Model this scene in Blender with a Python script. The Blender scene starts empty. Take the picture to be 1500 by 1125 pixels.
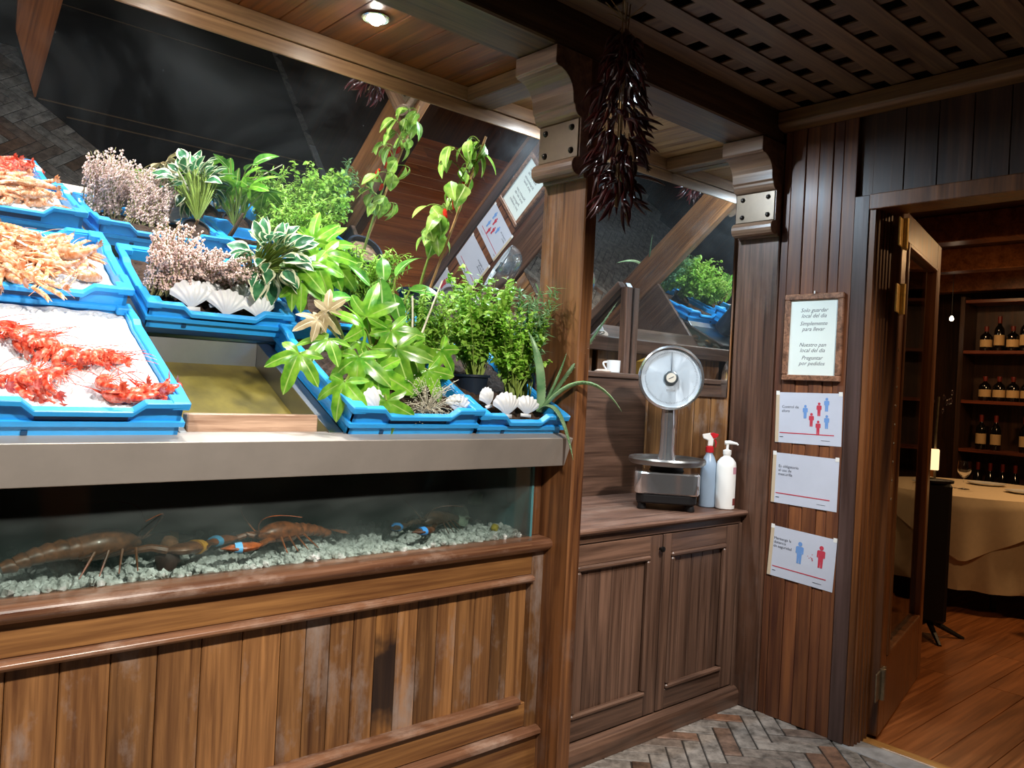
import bpy, bmesh, math, random
from mathutils import Vector, Matrix, noise
random.seed(7)
SC = bpy.context.scene
COL = SC.collection
PI = math.pi

# ------------------------------------------------------------------ camera
yaw, pit, rol, FPX = math.radians(41.474), math.radians(-0.046), math.radians(2.919), 1183.12
fw = Vector((math.sin(yaw)*math.cos(pit), math.cos(yaw)*math.cos(pit), math.sin(pit)))
rt = fw.cross(Vector((0, 0, 1))).normalized()
up = rt.cross(fw)
r2 = rt*math.cos(rol) + up*math.sin(rol)
u2 = up*math.cos(rol) - rt*math.sin(rol)
cam = bpy.data.cameras.new('camera')
cam.sensor_width = 36.0
cam.lens = FPX/1500*36
cam.clip_start = 0.02
co = bpy.data.objects.new('camera', cam)
COL.objects.link(co)
M = Matrix((r2, u2, -fw)).transposed().to_4x4()
M.translation = (0, 0, 1.35)
co.matrix_world = M
SC.camera = co

# ------------------------------------------------------------------ world, exposure, lights
w = bpy.data.worlds.new('world')
SC.world = w
w.use_nodes = True
w.node_tree.nodes['Background'].inputs[0].default_value = (0.9, 0.85, 0.8, 1)
w.node_tree.nodes['Background'].inputs[1].default_value = 0.02
SC.view_settings.view_transform = 'Standard'
SC.view_settings.look = 'None'
SC.view_settings.gamma = 1
SC.view_settings.use_curve_mapping = False
SC.view_settings.exposure = 0.35
SC.cycles.use_denoising = True
SC.cycles.max_bounces = 10
SC.cycles.transparent_max_bounces = 16


def light(name, kind, loc, power, color, size=0.1, size_y=None, aim=None, spot=None, blend=0.6):
    d = bpy.data.lights.new(name, kind)
    d.energy = power
    d.color = color
    if kind == 'AREA':
        if size_y:
            d.shape = 'RECTANGLE'
            d.size, d.size_y = size, size_y
        else:
            d.shape = 'DISK'
            d.size = size
    else:
        d.shadow_soft_size = size
    if spot:
        d.spot_size, d.spot_blend = math.radians(spot), blend
    o = bpy.data.objects.new(name, d)
    COL.objects.link(o)
    o.location = loc
    if aim is not None:
        o.rotation_euler = (Vector(aim)-Vector(loc)).to_track_quat('-Z', 'Y').to_euler()
    return o


COOL, NEUT, WARM = (0.80, 0.90, 1.0), (1.0, 0.93, 0.84), (1.0, 0.60, 0.28)
# entrance hall spotlights in the lattice ceiling (above and behind the photographer), then added fill spots
light('hall_spot', 'SPOT', (1.05, 0.08, 2.53), 250, NEUT, 0.06, aim=(0.95, 1.95, 0.60), spot=76, blend=0.7)
light('hall_spot', 'SPOT', (-0.35, 0.12, 2.53), 130, NEUT, 0.06, aim=(-0.1, 1.95, 0.60), spot=76, blend=0.7)
light('hall_spot', 'SPOT', (2.15, 0.55, 2.53), 190, (1.0, 0.97, 0.95), 0.06, aim=(2.75, 2.1, 1.05), spot=52, blend=0.8)  # unseen fill spot, added to brighten the scale dial in the niche
light('hall_spot', 'SPOT', (2.35, 0.85, 2.53), 75, (1.0, 0.95, 0.9), 0.06, aim=(2.6, 1.4, 0), spot=60, blend=0.8)  # unseen fill spot, added to brighten the brick floor by the cabinet
# cool spotlights recessed in the soffit above the fish display and the scale
for lx, lp in ((0.25, 40), (0.78, 46), (1.297, 58)):
    light('display_spot', 'SPOT', (lx, 2.19, 2.44), lp, (0.93, 0.97, 1.0), 0.03, aim=(lx+0.03, 2.21, 0), spot=150, blend=0.8)
light('niche_spot', 'SPOT', (2.30, 2.19, 2.44), 74, (0.62, 0.82, 1.0), 0.03, aim=(2.42, 2.10, 0), spot=172, blend=0.35)
# dining room lamps
light('dining_lamp', 'AREA', (6.0, 1.1, 2.40), 17, WARM, 0.3, aim=(6.1, 1.6, 0))
light('dining_lamp', 'AREA', (4.1, 0.2, 2.40), 9, WARM, 0.25, aim=(4.0, 0.7, 0))
light('dining_lamp', 'AREA', (7.0, 2.6, 2.45), 12, WARM, 0.3, aim=(7.2, 2.6, 0))

# ------------------------------------------------------------------ geometry helpers


class MB:
    def __init__(s):
        s.v, s.f, s.m = [], [], []
        s.mi = 0

    def add(s, vs, fs):
        o = len(s.v)
        s.v += [tuple(p) for p in vs]
        for f in fs:
            s.f.append(tuple(i+o for i in f))
            s.m.append(s.mi)
        return s

    def box(s, x0, x1, y0, y1, z0, z1, M=None):
        vs = [Vector((x, y, z)) for z in (z0, z1) for y in (y0, y1) for x in (x0, x1)]
        if M is not None:
            vs = [M @ p for p in vs]
        return s.add(vs, [(0, 2, 3, 1), (4, 5, 7, 6), (0, 1, 5, 4), (2, 6, 7, 3), (0, 4, 6, 2), (1, 3, 7, 5)])

    def prism(s, poly, axis, a, b, M=None):
        """poly: 2D outline in the two other axes (cyclic order), extruded a..b along axis"""
        n = len(poly)
        vs = []
        for t in (a, b):
            for p, q in poly:
                vs.append({'x': (t, p, q), 'y': (p, t, q), 'z': (p, q, t)}[axis])
        if M is not None:
            vs = [M @ Vector(p) for p in vs]
        fs = [tuple(range(n-1, -1, -1)), tuple(range(n, 2*n))]
        fs += [(i, (i+1) % n, n+(i+1) % n, n+i) for i in range(n)]
        return s.add(vs, fs)

    def tube(s, pts, rad, n=8, cap=True, sq=1.0, upv=None):
        pts = [Vector(p) for p in pts]
        k = len(pts)
        if not hasattr(rad, '__len__'):
            rad = [rad]*k
        u = None
        vs = []
        for i in range(k):
            t = (pts[min(i+1, k-1)]-pts[max(i-1, 0)])
            if t.length < 1e-9:
                t = Vector((0, 0, 1))
            t.normalize()
            if u is None:
                a = Vector(upv) if upv else (Vector((0, 0, 1)) if abs(t.z) < .9 else Vector((1, 0, 0)))
                u = t.cross(a).normalized()
            else:
                u = (u-t*u.dot(t))
                u = u.normalized() if u.length > 1e-6 else t.orthogonal().normalized()
            w_ = t.cross(u)
            for j in range(n):
                a = 2*PI*j/n
                vs.append(pts[i]+u*(rad[i]*math.cos(a))+w_*(rad[i]*sq*math.sin(a)))
        fs = [(i*n+j, i*n+(j+1) % n, (i+1)*n+(j+1) % n, (i+1)*n+j) for i in range(k-1) for j in range(n)]
        if cap:
            fs += [tuple(range(n-1, -1, -1)), tuple(range((k-1)*n, k*n))]
        return s.add(vs, fs)

    def sweep(s, pts, w_, h, closed=False, upv=(0, 0, 1)):
        """rectangular section (w across, h along up) along a path"""
        pts = [Vector(p) for p in pts]
        k = len(pts)
        U = Vector(upv)
        vs = []
        for i in range(k):
            if closed:
                a, b = pts[(i-1) % k], pts[(i+1) % k]
            else:
                a, b = pts[max(i-1, 0)], pts[min(i+1, k-1)]
            t = (b-a)
            t -= U*t.dot(U)
            t.normalize()
            sd = t.cross(U)
            for c, e in ((-1, -1), (1, -1), (1, 1), (-1, 1)):
                vs.append(pts[i]+sd*(c*w_/2)+U*(e*h/2))
        fs = []
        for i in range(k if closed else k-1):
            j = (i+1) % k
            for q in range(4):
                fs.append((i*4+q, i*4+(q+1) % 4, j*4+(q+1) % 4, j*4+q))
        if not closed:
            fs += [(3, 2, 1, 0), ((k-1)*4, (k-1)*4+1, (k-1)*4+2, (k-1)*4+3)]
        return s.add(vs, fs)

    def lathe(s, prof, n=24, M=None, ang=2*PI):
        vs = []
        full = abs(ang-2*PI) < 1e-6
        m = n if full else n+1
        for r, z in prof:
            for j in range(m):
                a = ang*j/n
                vs.append(Vector((r*math.cos(a), r*math.sin(a), z)))
        if M is not None:
            vs = [M @ p for p in vs]
        k = len(prof)
        fs = [(i*m+j, i*m+(j+1) % m, (i+1)*m+(j+1) % m, (i+1)*m+j) for i in range(k-1) for j in range(n)]
        if prof[0][0] > 1e-6 and full:
            fs.append(tuple(range(m-1, -1, -1)))
        if prof[-1][0] > 1e-6 and full:
            fs.append(tuple(range((k-1)*m, k*m)))
        return s.add(vs, fs)

    def mesh(s, name, mats, bevel=0, smooth=False, off=None, seg=1):
        me = bpy.data.meshes.new(name)
        vs = s.v if off is None else [(x-off[0], y-off[1], z-off[2]) for x, y, z in s.v]
        me.from_pydata(vs, [], s.f)
        if not isinstance(mats, (list, tuple)):
            mats = [mats]
        for m in mats:
            me.materials.append(m)
        if any(s.m):
            me.polygons.foreach_set('material_index', s.m)
        bm = bmesh.new()
        bm.from_mesh(me)
        bmesh.ops.remove_doubles(bm, verts=bm.verts, dist=1e-6)
        if not s.__dict__.get('open'):
            bmesh.ops.recalc_face_normals(bm, faces=bm.faces)
        if bevel:
            es = [e for e in bm.edges if len(e.link_faces) == 2 and e.calc_face_angle(0) > .5]
            bmesh.ops.bevel(bm, geom=es, offset=bevel, segments=seg, affect='EDGES', profile=.7)
        bm.to_mesh(me)
        bm.free()
        if smooth:
            me.polygons.foreach_set('use_smooth', [True]*len(me.polygons))
            if smooth != 'all':
                try:
                    me.set_sharp_from_angle(angle=math.radians(40))
                except Exception:
                    pass
        me.update()
        return me

    def build(s, name, mats, parent=None, bevel=0, smooth=False, world=True, seg=1):
        off = None
        if parent is not None and world:
            off = wloc(parent)
        me = s.mesh(name, mats, bevel, smooth, off, seg)
        return link(name, me, parent)


def wloc(o):
    p = Vector((0, 0, 0))
    while o is not None:
        p = p+Vector(o.location)
        o = o.parent
    return p


def link(name, data, parent=None, loc=None, rot=None):
    o = bpy.data.objects.new(name, data)
    COL.objects.link(o)
    if parent is not None:
        o.parent = parent
    if loc is not None:
        o.location = loc
    if rot is not None:
        o.rotation_euler = rot
    return o


def tag(o, label, cat, group=None, kind=None):
    o['label'] = label
    o['category'] = cat
    if group:
        o['group'] = group
    if kind:
        o['kind'] = kind
    return o


def thing(name, label, cat, loc=(0, 0, 0), rot=None, group=None, kind=None):
    o = bpy.data.objects.new(name, None)
    o.empty_display_size = .05
    COL.objects.link(o)
    o.location = loc
    if rot is not None:
        o.rotation_euler = rot
    return tag(o, label, cat, group, kind)


def copy_tree(o, parent=None):
    c = o.copy()
    COL.objects.link(c)
    c.parent = parent
    for ch in list(o.children):
        copy_tree(ch, c)
    return c


def rnd(a, b):
    return random.uniform(a, b)


def lerp(a, b, t):
    return a+(b-a)*t


def bez(p0, p1, p2, n=8, p3=None):
    p0, p1, p2 = Vector(p0), Vector(p1), Vector(p2)
    out = []
    for i in range(n+1):
        t = i/n
        if p3 is None:
            out.append(p0*(1-t)**2+p1*2*t*(1-t)+p2*t*t)
        else:
            out.append(p0*(1-t)**3+p1*3*t*(1-t)**2+p2*3*t*t*(1-t)+Vector(p3)*t**3)
    return out


# ------------------------------------------------------------------ materials
def srgb(h):
    h = h.lstrip('#')
    c = [int(h[i:i+2], 16)/255 for i in (0, 2, 4)]
    return tuple(x/12.92 if x <= .04045 else ((x+.055)/1.055)**2.4 for x in c)+(1,)


class NT:
    def __init__(s, name):
        s.m = bpy.data.materials.new(name)
        s.m.use_nodes = True
        s.t = s.m.node_tree
        s.t.nodes.clear()
        s.out = s.n('ShaderNodeOutputMaterial')

    def n(s, typ, **kw):
        nd = s.t.nodes.new(typ)
        for k, v in kw.items():
            if k.startswith('i_'):
                key = k[2:].replace('_', ' ')
                nd.inputs[key].default_value = v
            else:
                setattr(nd, k, v)
        return nd

    def l(s, a, ao, b, bi):
        s.t.links.new(a.outputs[ao], b.inputs[bi])

    def coords(s, scale=(1, 1, 1), rand=True, rot=(0, 0, 0)):
        tc = s.n('ShaderNodeTexCoord')
        mp = s.n('ShaderNodeMapping')
        mp.inputs['Scale'].default_value = scale
        mp.inputs['Rotation'].default_value = rot
        if rand:
            oi = s.n('ShaderNodeObjectInfo')
            mu = s.n('ShaderNodeVectorMath', operation='SCALE')
            mu.inputs[0].default_value = (7.3, 3.1, 5.7)
            s.l(oi, 'Random', mu, 'Scale')
            ad = s.n('ShaderNodeVectorMath', operation='ADD')
            s.l(tc, 'Object', ad, 0)
            s.l(mu, 0, ad, 1)
            s.l(ad, 0, mp, 0)
        else:
            s.l(tc, 'Object', mp, 0)
        return mp

    def ramp(s, src, so, stops):
        r = s.n('ShaderNodeValToRGB')
        e = r.color_ramp.elements
        while len(e) < len(stops):
            e.new(.5)
        for i, (p, c) in enumerate(stops):
            e[i].position = p
            e[i].color = c
        s.l(src, so, r, 0)
        return r

    def bsdf(s, **kw):
        b = s.n('ShaderNodeBsdfPrincipled')
        for k, v in kw.items():
            b.inputs[k.replace('_', ' ')].default_value = v
        s.l(b, 0, s.out, 0)
        return b

    def bump(s, src, so, b, strength=.3, dist=.004):
        bp = s.n('ShaderNodeBump')
        bp.inputs['Strength'].default_value = strength
        bp.inputs['Distance'].default_value = dist
        s.l(src, so, bp, 'Height')
        s.l(bp, 0, b, 'Normal')

    def randval(s, col, co_, var):
        oi = s.n('ShaderNodeObjectInfo')
        mr = s.n('ShaderNodeMapRange')
        mr.inputs['To Min'].default_value = 1-var
        mr.inputs['To Max'].default_value = 1+var
        s.l(oi, 'Random', mr, 0)
        hs = s.n('ShaderNodeHueSaturation')
        s.l(mr, 0, hs, 'Value')
        s.l(col, co_, hs, 'Color')
        return hs


def wood(name, light_, dark, axis='z', rough=.42, var=.18, fine=1.0, worn=None, worn_amt=0.0, bump=.25, coat=0.15):
    t = NT(name)
    st = {'x': (1.2, 22, 22), 'y': (22, 1.2, 22), 'z': (22, 22, 1.2)}[axis]
    mp = t.coords(tuple(a*fine for a in st))
    n1 = t.n('ShaderNodeTexNoise')
    n1.inputs['Scale'].default_value = 1.0
    n1.inputs['Detail'].default_value = 7
    n1.inputs['Roughness'].default_value = .62
    n1.inputs['Distortion'].default_value = .7
    t.l(mp, 0, n1, 0)
    mp2 = t.coords(tuple(a*fine*4.5 if a > 2 else a*2.2 for a in st))
    n2 = t.n('ShaderNodeTexNoise')
    n2.inputs['Scale'].default_value = 1.0
    n2.inputs['Detail'].default_value = 4
    t.l(mp2, 0, n2, 0)
    mx = t.n('ShaderNodeMath', operation='MULTIPLY_ADD')
    t.l(n2, 0, mx, 0)
    mx.inputs[1].default_value = .45
    t.l(n1, 0, mx, 2)
    sb = t.n('ShaderNodeMath', operation='SUBTRACT')
    t.l(mx, 0, sb, 0)
    sb.inputs[1].default_value = .22
    r = t.ramp(sb, 0, [(.30, dark), (.48, tuple(lerp(a, b, .45) for a, b in zip(dark, light_))), (.66, light_)])
    hs = t.randval(r, 0, var)
    src, so = hs, 0
    if worn:
        mp3 = t.coords((5, 5, 2.6) if axis == 'z' else (2.6, 5, 5))
        n3 = t.n('ShaderNodeTexNoise')
        n3.inputs['Scale'].default_value = 1.0
        n3.inputs['Detail'].default_value = 8
        n3.inputs['Roughness'].default_value = .7
        t.l(mp3, 0, n3, 0)
        rr = t.ramp(n3, 0, [(.52, (0, 0, 0, 1)), (.70, (worn_amt,)*3+(1,))])
        mix = t.n('ShaderNodeMix', data_type='RGBA')
        t.l(rr, 0, mix, 0)
        t.l(hs, 0, mix, 6)
        mix.inputs[7].default_value = worn
        src, so = mix, 2
    b = t.bsdf(Roughness=rough)
    b.inputs['Coat Weight'].default_value = coat
    b.inputs['Coat Roughness'].default_value = .25
    t.l(src, so, b, 'Base Color')
    rg = t.n('ShaderNodeMapRange')
    rg.inputs['To Min'].default_value = rough-.1
    rg.inputs['To Max'].default_value = rough+.18
    t.l(n1, 0, rg, 0)
    t.l(rg, 0, b, 'Roughness')
    t.bump(sb, 0, b, bump, .003)
    return t.m


def plain(name, col, rough=.5, metal=0., var=0., nscale=0, namt=.25, bump=0., spec=.5, trans=0., sss=0., coat=0., ior=1.45, emit=None, es=1., bdist=.002):
    t = NT(name)
    b = t.bsdf(Roughness=rough, Metallic=metal)
    b.inputs['Base Color'].default_value = col
    b.inputs['Specular IOR Level'].default_value = spec
    b.inputs['Transmission Weight'].default_value = trans
    b.inputs['Coat Weight'].default_value = coat
    b.inputs['IOR'].default_value = ior
    if sss:
        b.inputs['Subsurface Weight'].default_value = sss
        b.inputs['Subsurface Radius'].default_value = (.01, .008, .006)
    if emit:
        b.inputs['Emission Color'].default_value = emit
        b.inputs['Emission Strength'].default_value = es
    if nscale or var:
        src = None
        if nscale:
            mp = t.coords((nscale,)*3)
            n1 = t.n('ShaderNodeTexNoise')
            n1.inputs['Scale'].default_value = 1
            n1.inputs['Detail'].default_value = 6
            n1.inputs['Roughness'].default_value = .6
            t.l(mp, 0, n1, 0)
            lo = tuple(c*(1-namt) for c in col[:3])+(1,)
            hi = tuple(min(1, c*(1+namt)) for c in col[:3])+(1,)
            src = t.ramp(n1, 0, [(.3, lo), (.7, hi)])
            if bump:
                t.bump(n1, 0, b, bump, bdist)
        else:
            src = t.n('ShaderNodeRGB')
            src.outputs[0].default_value = col
        if var:
            src = t.randval(src, 0, var)
        t.l(src, 0, b, 'Base Color')
    return t.m


def leafmat(name, c1, c2, vein=None, rough=.35, edge=None, transl=.25, nscale=30):
    """c1..c2 mottled blade; uv.x = across (0 midrib..1 margin) used for veins or pale margins"""
    t = NT(name)
    mp = t.coords((nscale,)*3)
    n1 = t.n('ShaderNodeTexNoise')
    n1.inputs['Scale'].default_value = 1
    n1.inputs['Detail'].default_value = 4
    t.l(mp, 0, n1, 0)
    r = t.ramp(n1, 0, [(.35, c1), (.68, c2)])
    src, so = t.randval(r, 0, .28), 0
    if edge or vein:
        uv = t.n('ShaderNodeUVMap')
        sp = t.n('ShaderNodeSeparateXYZ')
        t.l(uv, 0, sp, 0)
        ad = t.n('ShaderNodeMath', operation='MULTIPLY_ADD')
        t.l(n1, 0, ad, 0)
        ad.inputs[1].default_value = .5 if edge else .08
        t.l(sp, 0, ad, 2)
        if edge:
            rr = t.ramp(ad, 0, [(.86, (0, 0, 0, 1)), (.94, (1, 1, 1, 1))])
            colr = edge
        else:
            rr = t.ramp(ad, 0, [(.06, (1, 1, 1, 1)), (.16, (0, 0, 0, 1))])
            colr = vein
        mix = t.n('ShaderNodeMix', data_type='RGBA')
        t.l(rr, 0, mix, 0)
        t.l(src, so, mix, 6)
        mix.inputs[7].default_value = colr
        src, so = mix, 2
    b = t.bsdf(Roughness=rough)
    t.l(src, so, b, 'Base Color')
    t.bump(n1, 0, b, .2, .002)
    tr = t.n('ShaderNodeBsdfTranslucent')
    t.l(src, so, tr, 0)
    ms = t.n('ShaderNodeMixShader')
    ms.inputs[0].default_value = transl
    t.l(b, 0, ms, 1)
    t.l(tr, 0, ms, 2)
    t.l(ms, 0, t.out, 0)
    return t.m


def pane_mat(name, tint=(1, 1, 1, 1), rough=.02, refl=1.0, dirt=0.0):
    t = NT(name)
    tr = t.n('ShaderNodeBsdfTransparent')
    tr.inputs[0].default_value = tint
    gl = t.n('ShaderNodeBsdfGlossy')
    gl.inputs['Roughness'].default_value = rough
    fr = t.n('ShaderNodeFresnel')
    fr.inputs[0].default_value = 1.45
    mu = t.n('ShaderNodeMath', operation='MULTIPLY')
    mu.inputs[1].default_value = refl
    t.l(fr, 0, mu, 0)
    ms = t.n('ShaderNodeMixShader')
    t.l(mu, 0, ms, 0)
    t.l(tr, 0, ms, 1)
    t.l(gl, 0, ms, 2)
    if dirt:
        df = t.n('ShaderNodeBsdfDiffuse')
        df.inputs[0].default_value = (.6, .68, .66, 1)
        mp = t.coords((3, 3, 9))
        nn = t.n('ShaderNodeTexNoise')
        nn.inputs['Scale'].default_value = 1
        nn.inputs['Detail'].default_value = 5
        t.l(mp, 0, nn, 0)
        rr = t.ramp(nn, 0, [(.35, (0, 0, 0, 1)), (.75, (dirt,)*3+(1,))])
        m2 = t.n('ShaderNodeMixShader')
        t.l(rr, 0, m2, 0)
        t.l(ms, 0, m2, 1)
        t.l(df, 0, m2, 2)
        ms = m2
    t.l(ms, 0, t.out, 0)
    return t.m


def mirror_mat(name, dust=.1, col=(.86, .88, .88, 1)):
    t = NT(name)
    gl = t.n('ShaderNodeBsdfGlossy')
    gl.inputs['Color'].default_value = col
    gl.inputs['Roughness'].default_value = .004
    df = t.n('ShaderNodeBsdfDiffuse')
    df.inputs[0].default_value = (.62, .66, .66, 1)
    mp = t.coords((1.6, 2.2, 2.2), rand=False)
    nn = t.n('ShaderNodeTexNoise')
    nn.inputs['Scale'].default_value = 1
    nn.inputs['Detail'].default_value = 6
    nn.inputs['Roughness'].default_value = .6
    nn.inputs['Distortion'].default_value = 1.2
    t.l(mp, 0, nn, 0)
    rr = t.ramp(nn, 0, [(.38, (.006,)*3+(1,)), (.72, (dust,)*3+(1,))])
    mp2 = t.coords((150,)*3, rand=False)
    n2 = t.n('ShaderNodeTexNoise')
    n2.inputs['Scale'].default_value = 1
    t.l(mp2, 0, n2, 0)
    r2_ = t.ramp(n2, 0, [(.74, (0, 0, 0, 1)), (.78, (.25,)*3+(1,))])
    ad = t.n('ShaderNodeMath', operation='ADD')
    t.l(rr, 0, ad, 0)
    t.l(r2_, 0, ad, 1)
    ms = t.n('ShaderNodeMixShader')
    t.l(ad, 0, ms, 0)
    t.l(gl, 0, ms, 1)
    t.l(df, 0, ms, 2)
    t.l(ms, 0, t.out, 0)
    return t.m


GREYW = srgb('a8a4a4')
W_PANEL = wood('oak_panel_vertical', srgb('96693e'), srgb('50301a'), 'z', .40, .34, 1., srgb('a0948e'), .7)
W_PANELX = wood('oak_panel_horizontal', srgb('9c6d3e'), srgb('5a351c'), 'x', .38, .12)
W_RAIL = wood('oak_worn_rail', srgb('94694e'), srgb('54301e'), 'x', .30, .08, 1., srgb('d0b8a8'), .6, coat=.4)
W_POST = wood('dark_oak_post', srgb('8a5a34'), srgb('3c2114'), 'z', .38, .1, .9, srgb('8f8580'), .35)
W_POST2 = wood('dark_oak_post_grey', srgb('6a4a38'), srgb('2c1b14'), 'z', .38, .1, .9, srgb('8f8580'), .15)
W_CAB = wood('cabinet_oak', srgb('6c5040'), srgb('36251c'), 'z', .40, .16)
W_CABX = wood('cabinet_oak_horizontal', srgb('6c5040'), srgb('36251c'), 'x', .38, .1)
W_TOP = wood('worktop_oak', srgb('7c5a48'), srgb('3a241a'), 'x', .5, .05, 1., srgb('9a8272'), .4)
W_BEAM = wood('beam_oak', srgb('6e5138'), srgb('35231a'), 'x', .45, .05)
W_BEAMY = wood('beam_oak_y', srgb('7a5a38'), srgb('3a2618'), 'y', .45, .1)
W_SOFF = wood('soffit_varnished', srgb('94521f'), srgb('4c230c'), 'y', .34, .12, .8, coat=.3)
W_SOFF_LIT = wood('soffit_lit', srgb('b8925e'), srgb('7a5430'), 'y', .38, .12)  # lit copy of the soffit wood: cool niche light put into the colour
W_TRIM = wood('fascia_oak', srgb('a07c58'), srgb('6a4a30'), 'x', .4, .08)
W_CORB = wood('corbel_oak', srgb('8f6e55'), srgb('5a4030'), 'y', .35, .05, coat=.3)
W_DWALL = wood('wall_board_red', srgb('84502c'), srgb('45221a'), 'z', .5, .30, .8, coat=.08)
W_DWALL2 = wood('wall_board_grey', srgb('5c4640'), srgb('3a2822'), 'z', .4, .1, .8)
W_DARK = wood('dark_wall_board', srgb('4a2e1c'), srgb('24140c'), 'z', .45, .2, .8)
W_CORN = wood('cornice_oak', srgb('8a6238'), srgb('4a2f1a'), 'y', .4, .05)
W_LAT = wood('lattice_slat_wood', srgb('7c6044'), srgb('4c3626'), 'x', .5, .12)
W_LATY = wood('lattice_slat_wood_y', srgb('7c6044'), srgb('4c3626'), 'y', .5, .12)
W_DOOR = wood('door_oak', srgb('7c4a24'), srgb('3c2010'), 'z', .32, .08, .8, coat=.4)
W_FLOOR = wood('dining_floor_oak', srgb('a8683a'), srgb('6c3c1c'), 'x', .32, .14, .7, coat=.3)
W_FRAME = wood('frame_wood', srgb('9a6c50'), srgb('4c3020'), 'z', .4, .12, 2.)
W_WET = wood('wet_wood_bar', srgb('c0a088'), srgb('80604c'), 'x', .3, .1, 2.)
M_BRICK = None


def stain_wood():
    """the same oak with a black water stain running down the middle of one board"""
    m = wood('oak_panel_stained', srgb('9a6a3a'), srgb('4a2a16'), 'z', .40, .1, 1., srgb('a49a94'), .5)
    nt = m.node_tree
    b = next(n for n in nt.nodes if n.type == 'BSDF_PRINCIPLED')
    src = b.inputs['Base Color'].links[0].from_socket
    geo = nt.nodes.new('ShaderNodeNewGeometry')
    sep = nt.nodes.new('ShaderNodeSeparateXYZ')
    nt.links.new(geo.outputs['Position'], sep.inputs[0])
    ns = nt.nodes.new('ShaderNodeTexNoise')
    ns.inputs['Scale'].default_value = 22
    nt.links.new(geo.outputs['Position'], ns.inputs['Vector'])
    ad = nt.nodes.new('ShaderNodeMath')
    ad.operation = 'MULTIPLY_ADD'
    nt.links.new(ns.outputs[0], ad.inputs[0])
    ad.inputs[1].default_value = .12
    nt.links.new(sep.outputs['Z'], ad.inputs[2])
    rp = nt.nodes.new('ShaderNodeValToRGB')
    e = rp.color_ramp.elements
    for k in range(2):
        e.new(.5)
    for k, (p, v) in enumerate(((.36, .2), (.43, .93), (.60, .93), (.66, 0))):
        e[k].position = p
        e[k].color = (v, v, v, 1)
    nt.links.new(ad.outputs[0], rp.inputs[0])
    mx = nt.nodes.new('ShaderNodeMix')
    mx.data_type = 'RGBA'
    nt.links.new(rp.outputs[0], mx.inputs[0])
    nt.links.new(src, mx.inputs[6])
    mx.inputs[7].default_value = srgb('1c1414')
    nt.links.new(mx.outputs[2], b.inputs['Base Color'])
    return m


W_STAIN = stain_wood()


def brick_mat():
    t = NT('herringbone_brick')
    oi = t.n('ShaderNodeObjectInfo')
    mp = t.coords((16, 16, 16))
    n1 = t.n('ShaderNodeTexNoise')
    n1.inputs['Scale'].default_value = 1
    n1.inputs['Detail'].default_value = 8
    n1.inputs['Roughness'].default_value = .72
    t.l(mp, 0, n1, 0)
    rc = t.ramp(oi, 'Random', [(.0, srgb('8f8880')), (.35, srgb('a39a90')), (.6, srgb('7a6a5e')), (.82, srgb('8c6248')), (1., srgb('6c5848'))])
    rg = t.ramp(n1, 0, [(.36, srgb('4c443c')), (.62, srgb('ffffff'))])
    mx = t.n('ShaderNodeMix', data_type='RGBA', blend_type='MULTIPLY')
    mx.inputs[0].default_value = .8
    t.l(rc, 0, mx, 6)
    t.l(rg, 0, mx, 7)
    b = t.bsdf(Roughness=.62)
    t.l(mx, 2, b, 'Base Color')
    t.bump(n1, 0, b, .5, .003)
    return t.m


M_BRICK = brick_mat()
M_GROUT = plain('floor_grout', srgb('332d28'), .9, nscale=20, bump=.4)
M_CONC = plain('worn_stone_sill', srgb('8c8a88'), .75, nscale=14, namt=.3, bump=.5)
M_BLACK = plain('black_paint', srgb('121112'), .5)
M_VOID = plain('dark_void', srgb('1a120d'), .9)
M_STEEL = plain('brushed_steel', srgb('9a9a98'), .34, 1., nscale=5, namt=.14)
M_STEELF = plain('steel_front', srgb('b4aca4'), .5, .55, nscale=4, namt=.12)
M_CHROME = plain('chrome', srgb('e8e8e8'), .16, .92)
M_BRASS = plain('brass_hinge', srgb('e6c068'), .45, .2, nscale=40, namt=.2)
M_OLDBR = plain('old_hinge', srgb('8f836c'), .4, .8, nscale=40)
M_OLIVE = plain('olive_plate', srgb('675a20'), .42, .35, nscale=9, namt=.4)
M_BLUE = plain('blue_crate_plastic', srgb('2f9fe6'), .35, 0, var=.05, nscale=30, namt=.05, coat=.1)
M_SLOT_SHADE = plain('blue_crate_slot_shade', srgb('0d3f66'), .5)  # dark blue for the shade inside crate openings
M_ICE = plain('crushed_ice', srgb('d6dade'), .22, nscale=130, namt=.16, bump=.9, sss=.25, bdist=.004)
M_SHELL = plain('scallop_shell', srgb('d8dadb'), .4, nscale=25, namt=.06, var=.04)
M_MIRROR = mirror_mat('mirror_glass', .045)
M_MIRROR2 = mirror_mat('side_mirror_glass', .03)
M_TANKGL = pane_mat('tank_glass', (.93, .98, .96, 1), .02, .8, .05)
M_TANKEDGE = plain('tank_glass_edge', srgb('5f9aa0'), .2, trans=.3)
M_TANKBACK = plain('tank_back', srgb('2e3a34'), .7, nscale=6, namt=.5)
M_GRAVEL = plain('tank_gravel', srgb('b7bdb4'), .7, nscale=60, namt=.4)
M_DOORGL = pane_mat('door_glass', (.75, .7, .65, 1), .02, 1.0)
M_WHITE = plain('white_plastic', srgb('eceae4'), .35)
M_PAPER = plain('white_paper', srgb('c6cad6'), .6, nscale=9, namt=.03, bump=.15, bdist=.004)
M_PAPER2 = plain('framed_paper', srgb('dfe7df'), .5)
M_TAPE = plain('tan_tape', srgb('c8b498'), .5)
M_INK = plain('dark_ink', srgb('40424c'), .7)
M_INKR = plain('red_ink', srgb('c03a4c'), .7)
M_INKB = plain('blue_ink', srgb('6d97d0'), .7)
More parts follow.
